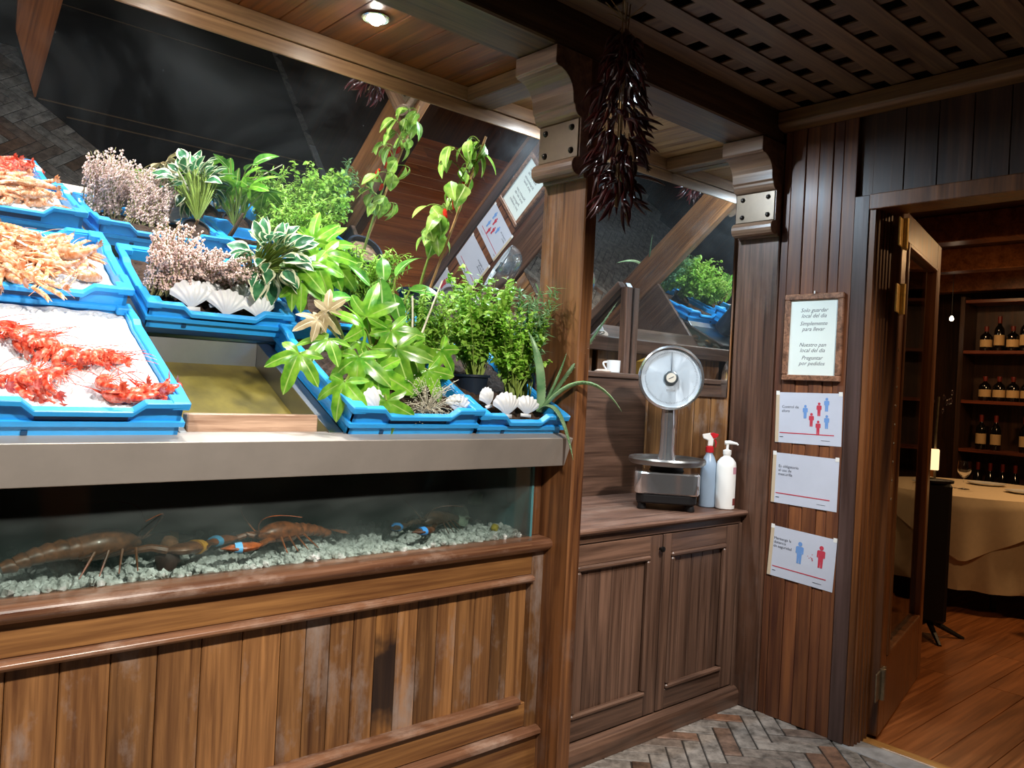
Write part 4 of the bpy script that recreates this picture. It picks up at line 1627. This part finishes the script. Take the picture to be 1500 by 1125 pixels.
def lobster(label, loc, rz, sc, shade, band=None, tilt=0.):
    t = thing('lobster', label, 'lobster', loc, (0, tilt, rz), group='lobsters in the tank')
    t.scale = (sc,)*3
    m = plain('lobster_shell', shade, .4, nscale=70, namt=.6, coat=.3)
    b = MB()
    n = 10
    b.tube([(lerp(.10, -.02, i/n), 0, .032+.006*math.sin(i/n*PI)) for i in range(n+1)], [.006, .016, .022, .026, .029, .031, .032, .032, .031, .029, .026], 12, sq=.95)
    b.tube([(.09, 0, .04), (.13, 0, .048)], [.006, .001], 6)
    b.build('carapace', m, t, world=False, smooth=True)
    for i in range(6):
        x = -.03-.022*i
        z = .034-.002*i*i*.4
        sg = MB().tube([(x+.014, 0, z), (x, 0, z+.002), (x-.013, 0, z-.002)], [.024-.002*i, .027-.0022*i, .022-.002*i], 12, sq=.85)
        sg.build('tail_segment', m, t, world=False, smooth=True)
    b = MB()
    for s_ in (-.9, -.45, 0, .45, .9):
        v = Vector((-math.cos(s_), math.sin(s_), -.15))
        w_ = Vector((-v.y, v.x, 0))*.012
        e = Vector((-.165, 0, .020))
        b.add([e, e+v*.03+w_, e+v*.055, e+v*.03-w_, e+v*.03+Vector((0, 0, .004))], [(0, 1, 4), (1, 2, 4), (2, 3, 4), (3, 0, 4), (0, 3, 2, 1)])
    b.build('tail_fan', m, t, world=False)
    for s_ in (-1, 1):
        c = MB()
        c.tube([(.06, .02*s_, .02), (.10, .05*s_, .03), (.13, .055*s_, .022)], [.007, .008, .009], 8)
        c.tube([(.13, .055*s_, .022), (.155, .06*s_, .022), (.185, .058*s_, .022), (.215, .045*s_, .022), (.24, .04*s_, .022)], [.009, .020, .022, .014, .002], 10, sq=.6)
        c.tube([(.185, .072*s_, .022), (.21, .066*s_, .022), (.232, .05*s_, .022)], [.009, .007, .001], 8, sq=.7)
        cl = c.build('claw', m, t, world=False, smooth=True)
        if band is not None:
            MB().tube([(.190, .0575*s_, .022), (.198, .0545*s_, .022), (.206, .051*s_, .022)], [.0235, .0215, .0195], 14, sq=.66).build('claw_band', plain('claw_band', band, .4), cl, world=False, smooth=True)
        for k in range(4):
            x = .055-.026*k
            MB().tube([(x, .02*s_, .02), (x+.01, .06*s_, .035), (x+.005-.01*k, .085*s_, -.005)], [.004, .0035, .0012], 6).build('leg', m, t, world=False, smooth=True)
        MB().tube(bez((.10, .008*s_, .042), (.16, .05*s_, .12), (.05, .13*s_, .10), 8), [.0022, .002, .002, .0018, .0016, .0014, .0012, .001, .0006], 5).build('antenna', m, t, world=False, smooth=True)
    return t


lobster('large dark brown lobster lying on the pale gravel', (.53, 2.075, .872), .12, 1.2, srgb('6a4228'), srgb('d0963a'))
lobster('reddish brown lobster with blue banded claws on the gravel', (1.03, 2.07, .876), PI+.18, .95, srgb('8a4c26'), srgb('5fb0e0'))
lobster('dim dark lobster with a bright blue claw band near the tank end', (1.56, 2.09, .874), PI+.4, .85, srgb('4a3626'), srgb('3a8fd8'))


def rock(label, loc, r, m):
    b = MB()
    b.lathe([(0, 1), (.5, .86), (.87, .5), (1, 0), (.87, -.5), (0, -.7)], 12)
    b.v = [tuple(Vector(v)*(1+.35*noise.noise(Vector(v)*1.6+Vector(loc)*9))*r+Vector(loc)) for v in b.v]
    o = b.build('rock', m, smooth=True)
    return tag(o, label, 'rock')


M_ROCKD = plain('dark_rock', srgb('3a2620'), .7, nscale=50, namt=.5, bump=.5)
M_ROCKP = plain('pale_rock', srgb('9aa894'), .8, nscale=40, namt=.4, bump=.5)
rock('dark purple-brown rock between the two nearest lobsters', (.70, 2.04, .868), .030, M_ROCKD)
rock('small brown rock resting behind the dark rock', (.72, 2.09, .90), .022, plain('brown_rock', srgb('7a5030'), .7, nscale=50, namt=.5))
rock('pale mossy rock at the dim end of the tank', (1.70, 2.17, .885), .045, M_ROCKP)
rock('pale rock stacked high at the dim end of the tank', (1.80, 2.20, .935), .028, M_ROCKP)
rock('small yellow stone in front of the pale rocks', (1.785, 2.07, .858), .014, plain('yellow_stone', srgb('c8b020'), .5))

# ================================================================== WEIGHING SCALE
sc_ = thing('weighing_scale', 'chrome weighing scale with a round white dial and flat pan', 'scale', (2.822, 2.158, .851), (0, 0, math.radians(-50)))
for x, y in ((-.10, -.09), (.10, -.09), (-.10, .09), (.10, .09)):
    MB().lathe([(.018, 0), (.020, .004), (.016, .022), (.014, .03)], 12, Matrix.Translation((x, y, 0))).build('foot', M_BLACK, sc_, world=False, smooth=True)
bb = MB()
bb.prism([(-.125, -.10), (-.10, -.125), (.10, -.125), (.125, -.10), (.125, .10), (.10, .125), (-.10, .125), (-.125, .10)], 'z', .028, .068)
bb.build('base_tray', M_BLACK, sc_, world=False, bevel=.006)
hs = MB()
hs.prism([(-.135, -.10), (-.128, -.122), (-.105, -.132), (.105, -.132), (.128, -.122), (.135, -.10), (.135, .10), (.105, .132), (-.105, .132), (-.135, .10)], 'z', .068, .158)
hs.build('housing', M_CHROME, sc_, world=False, bevel=.006, smooth=True)
MB().lathe([(.075, .158), (.070, .165), (.07, .186)], 24).build('pan_support', M_BLACK, sc_, world=False, smooth=True)
pn = MB().lathe([(0, .192), (.13, .190), (.155, .186), (.163, .194), (.166, .206), (.162, .214), (.156, .213), (.15, .205), (.13, .201), (0, .200)], 48)
pn.build('pan', M_STEEL, sc_, world=False, smooth=True)
MB().lathe([(.040, .20), (.038, .215), (.033, .24), (.031, .33), (.034, .36), (.031, .40), (.030, .445)], 28, Matrix.Translation((0, .05, 0))).build('column', M_CHROME, sc_, world=False, smooth=True)
DM = Matrix.Translation((0, .035, .558)) @ Matrix.Rotation(PI/2, 4, 'X')      # dial axis along -y
dh = MB().lathe([(0, -.075), (.05, -.074), (.10, -.060), (.128, -.035), (.139, -.01), (.141, .022), (.139, .032), (.131, .036), (.128, .034), (.128, .018), (0, .018)], 56, DM)
dh = dh.build('dial_housing', M_CHROME, sc_, world=False, smooth=True)
fc = MB().lathe([(0, .022), (.128, .022)], 56, DM)
fc.open = True
M_DIAL = plain('dial_face', srgb('dfe8ee'), .4)
fc = fc.build('dial_face', M_DIAL, sc_, world=False)
tk_ = MB()
for i in range(100):
    a = 2*PI*i/100
    l_ = .010 if i % 10 == 0 else .006
    T_ = DM @ Matrix.Rotation(a, 4, 'Z')
    tk_.box(-.0005, .0005, .113-l_, .113, .0224, .0230, T_)
tk_.build('tick_marks', M_INK, fc, world=False)
MB().prism([(-.0016, .02), (.0016, .02), (.0005, .112), (-.0005, .112)], 'z', .026, .0275, DM).build('needle', M_INK, sc_, world=False)
hb = MB().lathe([(.0, .034), (.026, .034), (.030, .032), (.031, .022)], 32, DM).build('hub', plain('hub_grey', srgb('5c6468'), .3, .6), sc_, world=False, smooth=True)
MB().lathe([(0, .0352), (.021, .035), (.021, .034)], 28, DM).build('hub_plate', plain('hub_cream', srgb('cfc8b8'), .4), hb, world=False)
MB().box(-.012, .012, -.0015, .0015, .0352, .0358, DM @ Matrix.Rotation(.5, 4, 'Z')).build('hub_mark', M_INK, hb, world=False)
MB().box(-.018, .018, -.058, -.050, .0224, .0230, DM).build('maker_mark', plain('faint_grey', srgb('9aa0a4'), .5), fc, world=False)

# ================================================================== BOTTLES AND MUG ON THE NICHE
pb = thing('pump_bottle', 'white plastic pump bottle standing on the worktop', 'bottle', (3.052, 2.012, .8505), (0, 0, -.8))
MB().lathe([(.036, 0), (.041, .004), (.042, .02), (.042, .185), (.039, .205), (.026, .222), (.016, .228), (.015, .24)], 28).build('body', M_WHITE, pb, world=False, smooth=True)
cl = MB().lathe([(.017, .236), (.018, .238), (.018, .255), (.010, .258), (.006, .26), (.006, .285)], 20).build('collar', M_WHITE, pb, world=False, smooth=True)
MB().tube([(-.012, 0, .288), (.010, 0, .290), (.040, 0, .286), (.045, 0, .280)], [.009, .009, .005, .004], 10).build('pump_head', M_WHITE, pb, world=False, smooth=True)
lb = MB()
for (z0_, z1_, a0, a1, m) in ((.155, .185, -1.0, -.35, 'c9909c'), (.02, .05, -.9, -.2, '7a3a34')):
    q = MB()
    vs = [(.0425*math.cos(a0+(a1-a0)*i/8), .0425*math.sin(a0+(a1-a0)*i/8), z) for z in (z0_, z1_) for i in range(9)]
    q.add(vs, [(i, i+1, i+10, i+9) for i in range(8)])
    q.build('label_patch', plain('label_print', srgb(m), .5), pb, world=False, smooth=True)
sp = thing('spray_bottle', 'pale blue spray bottle with a red and white trigger head', 'bottle', (3.022, 2.082, .8505), (0, 0, -.9))
M_SPR = plain('pale_blue_plastic', srgb('a8bcd0'), .3, trans=.25)
MB().lathe([(.032, 0), (.036, .004), (.037, .02), (.037, .15), (.034, .19), (.022, .222), (.014, .235), (.013, .25)], 26).build('body', M_SPR, sp, world=False, smooth=True)
M_RED = plain('red_plastic', srgb('c02028'), .35)
MB().lathe([(.017, .24), (.018, .242), (.017, .265), (.012, .268)], 18).build('collar', M_RED, sp, world=False, smooth=True)
MB().prism([(-.035, .318), (-.03, .300), (-.008, .292), (-.010, .268), (.012, .268), (.014, .300), (.03, .306), (.03, .318), (0, .326)], 'y', -.011, .011).build('trigger_head', M_WHITE, sp, world=False, bevel=.003)
MB().prism([(.012, .300), (.030, .308), (.036, .322), (.012, .328), (-.004, .324)], 'y', -.012, .012).build('nozzle', M_RED, sp, world=False, bevel=.002)
MB().tube([(.016, 0, .302), (.026, 0, .285), (.024, 0, .262)], [.004, .004, .002], 8).build('trigger', M_RED, sp, world=False, smooth=True)

mg = thing('mug', 'small white mug on the niche shelf', 'mug', (2.945, 2.60, 1.4255), (0, 0, 2.6))
MB().lathe([(.0, .004), (.028, .0), (.032, .003), (.034, .06), (.031, .06), (.029, .008), (0, .007)], 28).build('body', M_MUG, mg, world=False, smooth=True)
MB().tube(bez((.032, 0, .05), (.07, 0, .055), (.033, 0, .012), 10), .005, 8).build('handle', M_MUG, mg, world=False, smooth=True)
b = MB()
b.lathe([(0, .5), (.6, .42), (1, 0), (.9, -.2), (0, -.25)], 14)
b.v = [(x*.05+2.86, y*.03+2.59, z*.02+1.4305) for x, y, z in b.v]
tag(b.build('folded_cloth', plain('pale_cloth', srgb('cdb6a4'), .9, nscale=30), smooth=True), 'small crumpled pale cloth next to the mug', 'cloth')
tag(MB().prism([(2.80, 1.4255), (2.90, 1.4255), (2.90, 1.50), (2.80, 1.535)], 'y', 2.72, 2.78).build('yellow_box', plain('yellow_card', srgb('c8962c'), .5), bevel=.002), 'yellow carton standing on the niche shelf behind the mug', 'carton')

# ================================================================== NOTICES ON THE WALL
FACE = Matrix(((0, 0, -1), (-1, 0, 0), (0, 1, 0))).to_4x4()   # x->-Y, y->+Z, z->-X


def notice(name, label, cat, yc, zc, rot):
    t = thing(name, label, cat, (3.1268, yc, zc))
    t.rotation_euler = (FACE @ Matrix.Rotation(rot, 4, 'Z')).to_euler()
    return t


def text(par, s_, x, y, size, m, italic=0., align='LEFT', z=.0012):
    c = bpy.data.curves.new('text', 'FONT')
    c.body = s_
    c.size = size
    c.align_x = align
    c.shear = italic
    c.extrude = .0001
    c.resolution_u = 2
    c.materials.append(m)
    tmp = link('tmp_text', c)
    dg = bpy.context.evaluated_depsgraph_get()
    me = bpy.data.meshes.new_from_object(tmp.evaluated_get(dg))
    bpy.data.objects.remove(tmp)
    bpy.data.curves.remove(c)
    return link('lettering', me, par, (x, y, z))


def sheet(par, w_, h, m, seed):
    nx, ny = 12, 9
    vs, fs = [], []
    for k in (0, 1):
        for j in range(ny+1):
            for i in range(nx+1):
                x, y = lerp(-w_/2, w_/2, i/nx), lerp(-h/2, h/2, j/ny)
                vs.append((x, y, .0001+.0004*k+.0005*(noise.noise(Vector((x*9+seed, y*9, seed)))*.6+.6)))
    n_ = (nx+1)*(ny+1)
    for j in range(ny):
        for i in range(nx):
            a = j*(nx+1)+i
            fs.append((a+n_, a+1+n_, a+nx+2+n_, a+nx+1+n_))
            fs.append((a, a+nx+1, a+nx+2, a+1))
    b = MB()
    b.add(vs, fs)
    return b.build('sheet', m, par, world=False)


def figure(par, x, y, s_, m, z=.0013):
    b = MB()
    T_ = Matrix.Translation((x, y, 0)) @ Matrix.Scale(s_, 4)
    b.prism([(.16*math.cos(a*PI/6), .84+.16*math.sin(a*PI/6)) for a in range(12)], 'z', z/s_, (z+.0002)/s_, T_)
    b.prism([(-.30, .60), (-.22, .66), (.22, .66), (.30, .60), (.30, .18), (.20, .14), (.19, .46), (.17, -.55), (.02, -.55), (0, -.05), (-.02, -.55), (-.17, -.55), (-.19, .46), (-.20, .14), (-.30, .18)], 'z', z/s_, (z+.0002)/s_, T_)
    return b.build('figure', m, par, world=False)


A4 = (.292, .212)
for k, (yc, zc, rot, lab) in enumerate(((1.685, 1.267, .02, 'white paper notice with small red and blue figures under the framed sign'),
                                        (1.688, 1.008, -.005, 'white paper notice with text and one red line, hung between two other notices'),
                                        (1.684, .693, -.05, 'tilted white paper notice with one blue and one red figure, lowest of the three'))):
    t = notice('paper_notice', lab, 'notice', yc, zc, rot)
    sheet(t, A4[0], A4[1], M_PAPER, k*3.7)
    MB().box(-.146, -.130, -.105, .105, .0011, .0013).build('tape_strip', M_TAPE, t, world=False)
    MB().box(-.125, .115, -.066, -.062, .0012, .0014).build('red_line', M_INKR, t, world=False)
    for xx in (-.138, .138):
        MB().box(xx-.008, xx+.008, .095, .112, .0014, .0017).build('tape', M_WHITE, t, world=False)
    if k == 0:
        text(t, 'Control de\naforo', -.118, .040, .017, M_INK)
        for x, y, m in ((-.012, .02, M_INKB), (.016, -.012, M_INKR), (.048, .032, M_INKR), (.080, .052, M_INKB), (.046, -.042, M_INKR), (.082, -.018, M_INKB)):
            figure(t, x, y, .036, m)
    elif k == 1:
        text(t, 'Es obligatorio\nel uso de\nmascarilla', -.118, .045, .0165, M_INK)
    else:
        text(t, 'Mantenga la\ndistancia\nde seguridad', -.128, .050, .0165, M_INK)
        figure(t, -.008, .005, .058, M_INKB)
        figure(t, .085, .010, .058, M_INKR)
        for q in range(9):
            x, y = .028+rnd(0, .03), .005+rnd(-.015, .02)
            MB().box(x-.0015, x+.0015, y-.0015, y+.0015, .0012, .0014).build('dot', M_INKR, t, world=False)
    MB().box(-.124, -.108, -.083, -.080, .0012, .0014).build('small_print', M_INK, t, world=False)
    MB().box(.060, .098, -.088, -.0865, .0012, .0014).build('small_print', M_INK, t, world=False)

pf = notice('picture_frame', 'handwritten sign in a rough wooden frame above the paper notices', 'framed sign', 1.679, 1.602, .0)
W2, H2, fb = .128, .180, .024
for x0, x1, y0, y1 in ((-W2, W2, H2-fb, H2), (-W2, W2, -H2, -H2+fb), (-W2, -W2+fb, -H2+fb, H2-fb), (W2-fb, W2, -H2+fb, H2-fb)):
    MB().box(x0, x1, y0, y1, 0, .016).build('frame_bar', W_FRAME, pf, world=False, bevel=.003)
MB().box(-W2+fb-.002, W2-fb+.002, -H2+fb-.002, H2-fb+.002, .001, .006).build('paper', M_PAPER2, pf, world=False)
text(pf, 'Solo guardar\nlocal del dia', 0, .105, .023, M_INK, .35, 'CENTER', .0062)
text(pf, 'Simplemente\npara llevar', 0, .050, .023, M_INK, .35, 'CENTER', .0062)
text(pf, 'Nuestro pan\nlocal del dia', 0, -.038, .023, M_INK, .35, 'CENTER', .0062)
text(pf, 'Preguntar\npor pedidos', 0, -.092, .023, M_INK, .35, 'CENTER', .0062)
MB().tube([(0, H2, .008), (0, H2+.012, .008)], .003, 8).build('hook', M_WHITE, pf, world=False)

# ================================================================== CHILI STRING
CX, CY = 1.905, 1.705
ch = thing('chili_string', 'long bunch of dried dark red chilies hanging from the ceiling', 'chili string', (CX, CY, 2.56))


def chili_mesh(L, bend, r):
    pth = bez((0, 0, 0), (L*.5, bend, 0), (L, -bend*.3, -L*.25), 8)
    b = MB()
    b.tube(pth, [r*q for q in (.35, .8, 1., 1., .95, .85, .65, .4, .08)], 7, sq=.8)
    b.tube([(0, 0, 0), (-.010, 0, .006)], [.0016, .0012], 5)
    return b.mesh('chili', M_CHILI, smooth=True)


CM = [chili_mesh(.085, .014, .0078), chili_mesh(.07, -.012, .0085), chili_mesh(.095, .02, .0068), chili_mesh(.06, .01, .0095)]
for i in range(285):
    t_ = (i+random.random())/285
    z = lerp(2.47, 1.93, t_)
    rr = .055+.02*math.sin(t_*PI)
    if t_ < .2:
        rr = lerp(.02, .055, t_/.2)
    a = rnd(0, 2*PI)
    q = math.sqrt(rnd(.15, 1))
    p = Vector((math.cos(a)*rr*q, math.sin(a)*rr*q, z-2.56))
    o = link('chili', random.choice(CM), ch, p, (rnd(-.6, .6), rnd(.1, 1.25), a+rnd(-.7, .7)))
    s_ = rnd(.75, 1.1)
    o.scale = (s_,)*3
for dx in (-.008, .004, .012):
    MB().tube(bez((dx*2, 0, .03), (dx, .004, -.03), (dx*.5, 0, -.64), 8), .0022, 5).build('string', M_STRING, ch, world=False, smooth=True)
for i in range(10):
    a = rnd(0, 6.28)
    MB().tube(bez((0, 0, -.06), (math.cos(a)*.03, math.sin(a)*.03, -.03), (math.cos(a)*.07, math.sin(a)*.06, -.03+rnd(-.02, .03)), 5), .0016, 4).build('stalk', M_STRING, ch, world=False)

# ================================================================== DOWNLIGHT IN THE SOFFIT
for sx, slab in ((1.297, 'small round bright spotlight in the plank soffit'), (2.30, 'round spotlight hidden behind the chili string'), (.78, 'round spotlight over the heather crate'), (.25, 'round spotlight over the langoustine crate')):
    dl = thing('spotlight', slab, 'spotlight', (sx, 2.19, 2.4595))
    MB().lathe([(.030, .0), (.042, -.001), (.044, -.004), (.040, -.007), (.030, -.006), (.028, .0)], 28).build('ring', M_CHROME, dl, world=False, smooth=True)
    MB().lathe([(0, -.024), (.012, -.021), (.021, -.013), (.027, -.002)], 24).build('lamp', plain('lit_lamp', (1, 1, 1, 1), .5, emit=(1, .93, .82, 1), es=120), dl, world=False, smooth=True)
# ================================================================== DINING ROOM
TX, TY, TR, TZ = 6.42, 2.17, .70, .76
tb = thing('dining_table', 'round dining table hidden under a cream tablecloth', 'table', (TX, TY, 0))
MB().lathe([(0, .70), (TR-.02, .70), (TR-.01, .72), (TR-.02, .745), (0, .745)], 40).build('top', W_DARK, tb, world=False)
for a in (.6, 2.2, 3.8, 5.4):
    MB().tube([(math.cos(a)*.42, math.sin(a)*.42, .70), (math.cos(a)*.50, math.sin(a)*.50, 0)], [.03, .02], 8).build('leg', M_BLACK, tb, world=False, smooth=True)


def cloth(r, drop, folds, amp, label, seed, zt, square=False):
    n, m = 120, 16
    b = MB()
    b.open = True
    vs = [(0, 0, zt)]
    for i in range(n):
        a = 2*PI*i/n
        vs.append((r*.6*math.cos(a), r*.6*math.sin(a), zt))
    for j in range(m+1):
        t = j/m
        for i in range(n):
            a = 2*PI*i/n
            w_ = amp*t*(math.sin(a*folds+seed)+.5*math.sin(a*folds*1.7+seed*3))
            rr = r+.012*min(1, t*6)+w_
            d = drop
            if square:
                q = abs(((a+.5) % (PI/2))-PI/4)/(PI/4)
                d = drop*(1-.72*q)
            vs.append((rr*math.cos(a), rr*math.sin(a), zt-(0 if j == 0 else d*t)))
    fs = [(0, 1+i, 1+(i+1) % n) for i in range(n)]
    for j in range(m+1):
        fs += [(1+j*n+i, 1+(j+1)*n+i, 1+(j+1)*n+(i+1) % n, 1+j*n+(i+1) % n) for i in range(n)]
    b.add(vs, fs)
    o = b.build('tablecloth', M_CLOTH, smooth=True)
    o.location = (TX, TY, 0)
    return tag(o, label, 'tablecloth')


cloth(TR, .60, 17, .022, 'long cream tablecloth hanging in folds around the dining table', 1.2, TZ-.008)
cloth(TR+.035, .42, 11, .016, 'square cream overcloth with hanging corners on the dining table', 2.1, TZ, True)
gl = thing('wine_glass', 'empty wine glass on the cream tablecloth', 'glass', (6.25, 2.16, TZ+.001))
M_GLASS = plain('clear_glass', (1, 1, 1, 1), .02, trans=1.)
MB().lathe([(.038, 0), (.036, .003), (.006, .008), (.004, .03), (.004, .075), (.02, .09), (.042, .12), (.046, .15), (.040, .20), (.038, .20), (.044, .15), (.040, .122), (.018, .094), (0, .086)], 28).build('bowl', M_GLASS, gl, world=False, smooth=True)
for dx, dy in ((.38, .02), (.05, -.34)):
    t = thing('plate', 'white plate laid on the cream tablecloth', 'plate', (TX+dx, TY+dy, TZ+.001), group='plates on the dining table')
    MB().lathe([(0, .004), (.07, .004), (.085, .0), (.13, .014), (.132, .017), (.085, .006), (.07, .008), (0, .008)], 32).build('dish', M_MUG, t, world=False, smooth=True)


def dining_chair(label, x, y, rz, m):
    t = thing('dining_chair', label, 'chair', (x, y, 0), (0, 0, rz), group='dining chairs around the table')
    MB().box(-.21, .21, -.20, .21, .43, .47).build('seat', m, t, world=False, bevel=.012)
    for sx in (-1, 1):
        MB().tube([(sx*.18, -.17, .43), (sx*.19, -.18, 0)], [.02, .015], 8).build('leg', m, t, world=False, smooth=True)
        MB().tube([(sx*.18, .18, .45), (sx*.19, .24, 0)], [.02, .015], 8).build('leg', m, t, world=False, smooth=True)
    pts, n = [], 14
    pr = [(.19*math.cos(PI*i/n), .78+.24*math.sin(PI*i/n)) for i in range(n+1)]
    MB().prism([(-.19, .50)]+[(.19, .50)]+pr, 'y', .20, .23).build('backrest', m, t, world=False, bevel=.008)
    return t


dining_chair('brown round-backed dining chair beyond the cream tablecloth', 7.25, 2.86, -.9, wood('chair_wood', srgb('a86a30'), srgb('6a3c18'), 'z', .35))
dining_chair('black dining chair tucked at the cream tablecloth', 5.72, 1.25, 2.7, M_BLACK)
dining_chair('black dining chair facing away between the table and the shelves', 7.45, 1.6, -2.1, M_BLACK)

st = thing('pedestal_stand', 'tall black covered stand behind the open glazed door', 'stand', (5.0, 1.885, 0), (0, 0, .4))
MB().prism([(-.09, -.09), (.09, -.09), (.09, .09), (-.09, .09)], 'z', .10, .90).build('cover', M_BLACK, st, world=False, bevel=.015)
for a in range(4):
    MB().tube([(0, 0, .10), (math.cos(a*PI/2+.3)*.20, math.sin(a*PI/2+.3)*.20, .0)], [.02, .012], 6).build('foot', M_BLACK, st, world=False)
MB().lathe([(.10, .90), (.102, .915), (.0, .92)], 20).build('top', M_BLACK, st, world=False)
MB().tube([(.03, 0, .91), (.035, .005, 1.2), (.03, 0, 1.40)], .007, 8).build('pole', M_OLDBR, st, world=False, smooth=True)
for i in range(12):
    a, z = rnd(0, 6.28), rnd(1.30, 1.46)
    MB().lathe([(0, .018), (.008, .006), (.008, -.006), (0, -.018)], 6, Matrix.Translation((.03+math.cos(a)*.07*rnd(.4, 1), math.sin(a)*.07, z))).build('crystal', M_GLASS, st, world=False)
lp = thing('table_lamp', 'small glowing cream box lamp on the black stand', 'lamp', (4.985, 1.925, .921), (0, 0, 1.95))
MB().lathe([(.04, 0), (.04, .006), (.008, .012), (.006, .05)], 16).build('foot', M_OLDBR, lp, world=False, smooth=True)
MB().box(-.06, .06, -.035, .035, .05, .17).build('shade', plain('lamp_shade', srgb('f0d8a8'), .7, emit=(1, .66, .34, 1), es=1.2), lp, world=False, bevel=.004)

sh = thing('bottle_shelf', 'dark wooden wall shelves filled with wine bottles', 'shelf', (8.15, 1.9, 0))
for y in (.9, 2.83):
    MB().box(7.95, 8.25, y-.02, y+.02, 0, 2.35).build('upright', W_DARK, sh)
MB().box(8.25, 8.27, .9, 2.83, 0, 2.35).build('back_panel', W_DARK, sh)
for z in (2.32, 1.86, 1.41, .97, .52, .08):
    MB().box(7.95, 8.25, .921, 2.809, z-.03, z).build('shelf_board', M_SHELF, sh, bevel=.002)


def bottle_proto(r, h, neck):
    return (MB().lathe([(r*.9, 0), (r, .006), (r, h*.58), (r*.85, h*.66), (neck, h*.76), (neck, h*.97), (neck*1.15, h*.98), (neck*1.1, h)], 18).mesh('glass_body', M_BOTTLE, smooth=True),
            MB().lathe([(r*1.015, h*.16), (r*1.015, h*.46)], 18).mesh('label_band', M_BLABEL, smooth=True),
            MB().lathe([(neck*1.08, h*.80), (neck*1.2, h*.99), (neck*1.15, h*1.005), (0, h*1.006)], 12).mesh('capsule', M_WAX, smooth=True))


BP = [bottle_proto(.042, .31, .015), bottle_proto(.050, .22, .016), bottle_proto(.038, .33, .014)]
rows = ((1.86, ((2.655, 1), (2.55, 0), (2.44, 1), (2.345, 0), (2.2, 0), (2.05, 1)), 'stubby and tall bottles on the top visible shelf'),
        (1.41, ((2.645, 1), (2.53, 1), (2.42, 1), (2.31, 1), (2.18, 1), (2.05, 1)), 'bottles on the second shelf'),
        (.97, ((2.66, 0), (2.54, 0), (2.31, 0), (2.2, 0), (1.95, 2)), 'bottles on the third shelf'),
        (.52, ((2.67, 2), (2.57, 2), (2.47, 2), (2.37, 2), (2.2, 2)), 'dark bottles on the lowest shelf'))
names = {1.86: 'uppermost', 1.41: 'second', .97: 'third', .52: 'lowest'}
for z, lst, g in rows:
    for y, k in lst:
        o = thing('wine_bottle', 'dark wine bottle with a tan label on the %s shelf%s' % (names[z], ', stubby' if k == 1 else ''), 'bottle', (8.05, y, z+.001), (0, 0, rnd(0, 6)), group=g+(' stubby' if k == 1 else ''))
        for q, nm in zip(BP[k], ('glass_body', 'label_band', 'capsule')):
            link(nm, q, o)
for loc, lab in (((7.5, 2.757, 2.106), 'small lit bulb hanging near the bottle shelves'), ((7.5, 3.06, 1.985), 'small lit bulb hanging beside the far wall')):
    t = thing('pendant_bulb', lab, 'bulb', loc)
    MB().lathe([(0, -.02), (.014, -.014), (.018, 0), (.012, .016), (.006, .024)], 14).build('globe', plain('lit_bulb', (1, 1, 1, 1), .5, emit=(1, .8, .55, 1), es=14), t, world=False, smooth=True)
    MB().tube([(0, 0, .02), (0, 0, 2.6-loc[2])], .003, 6).build('cord', M_BLACK, t, world=False)
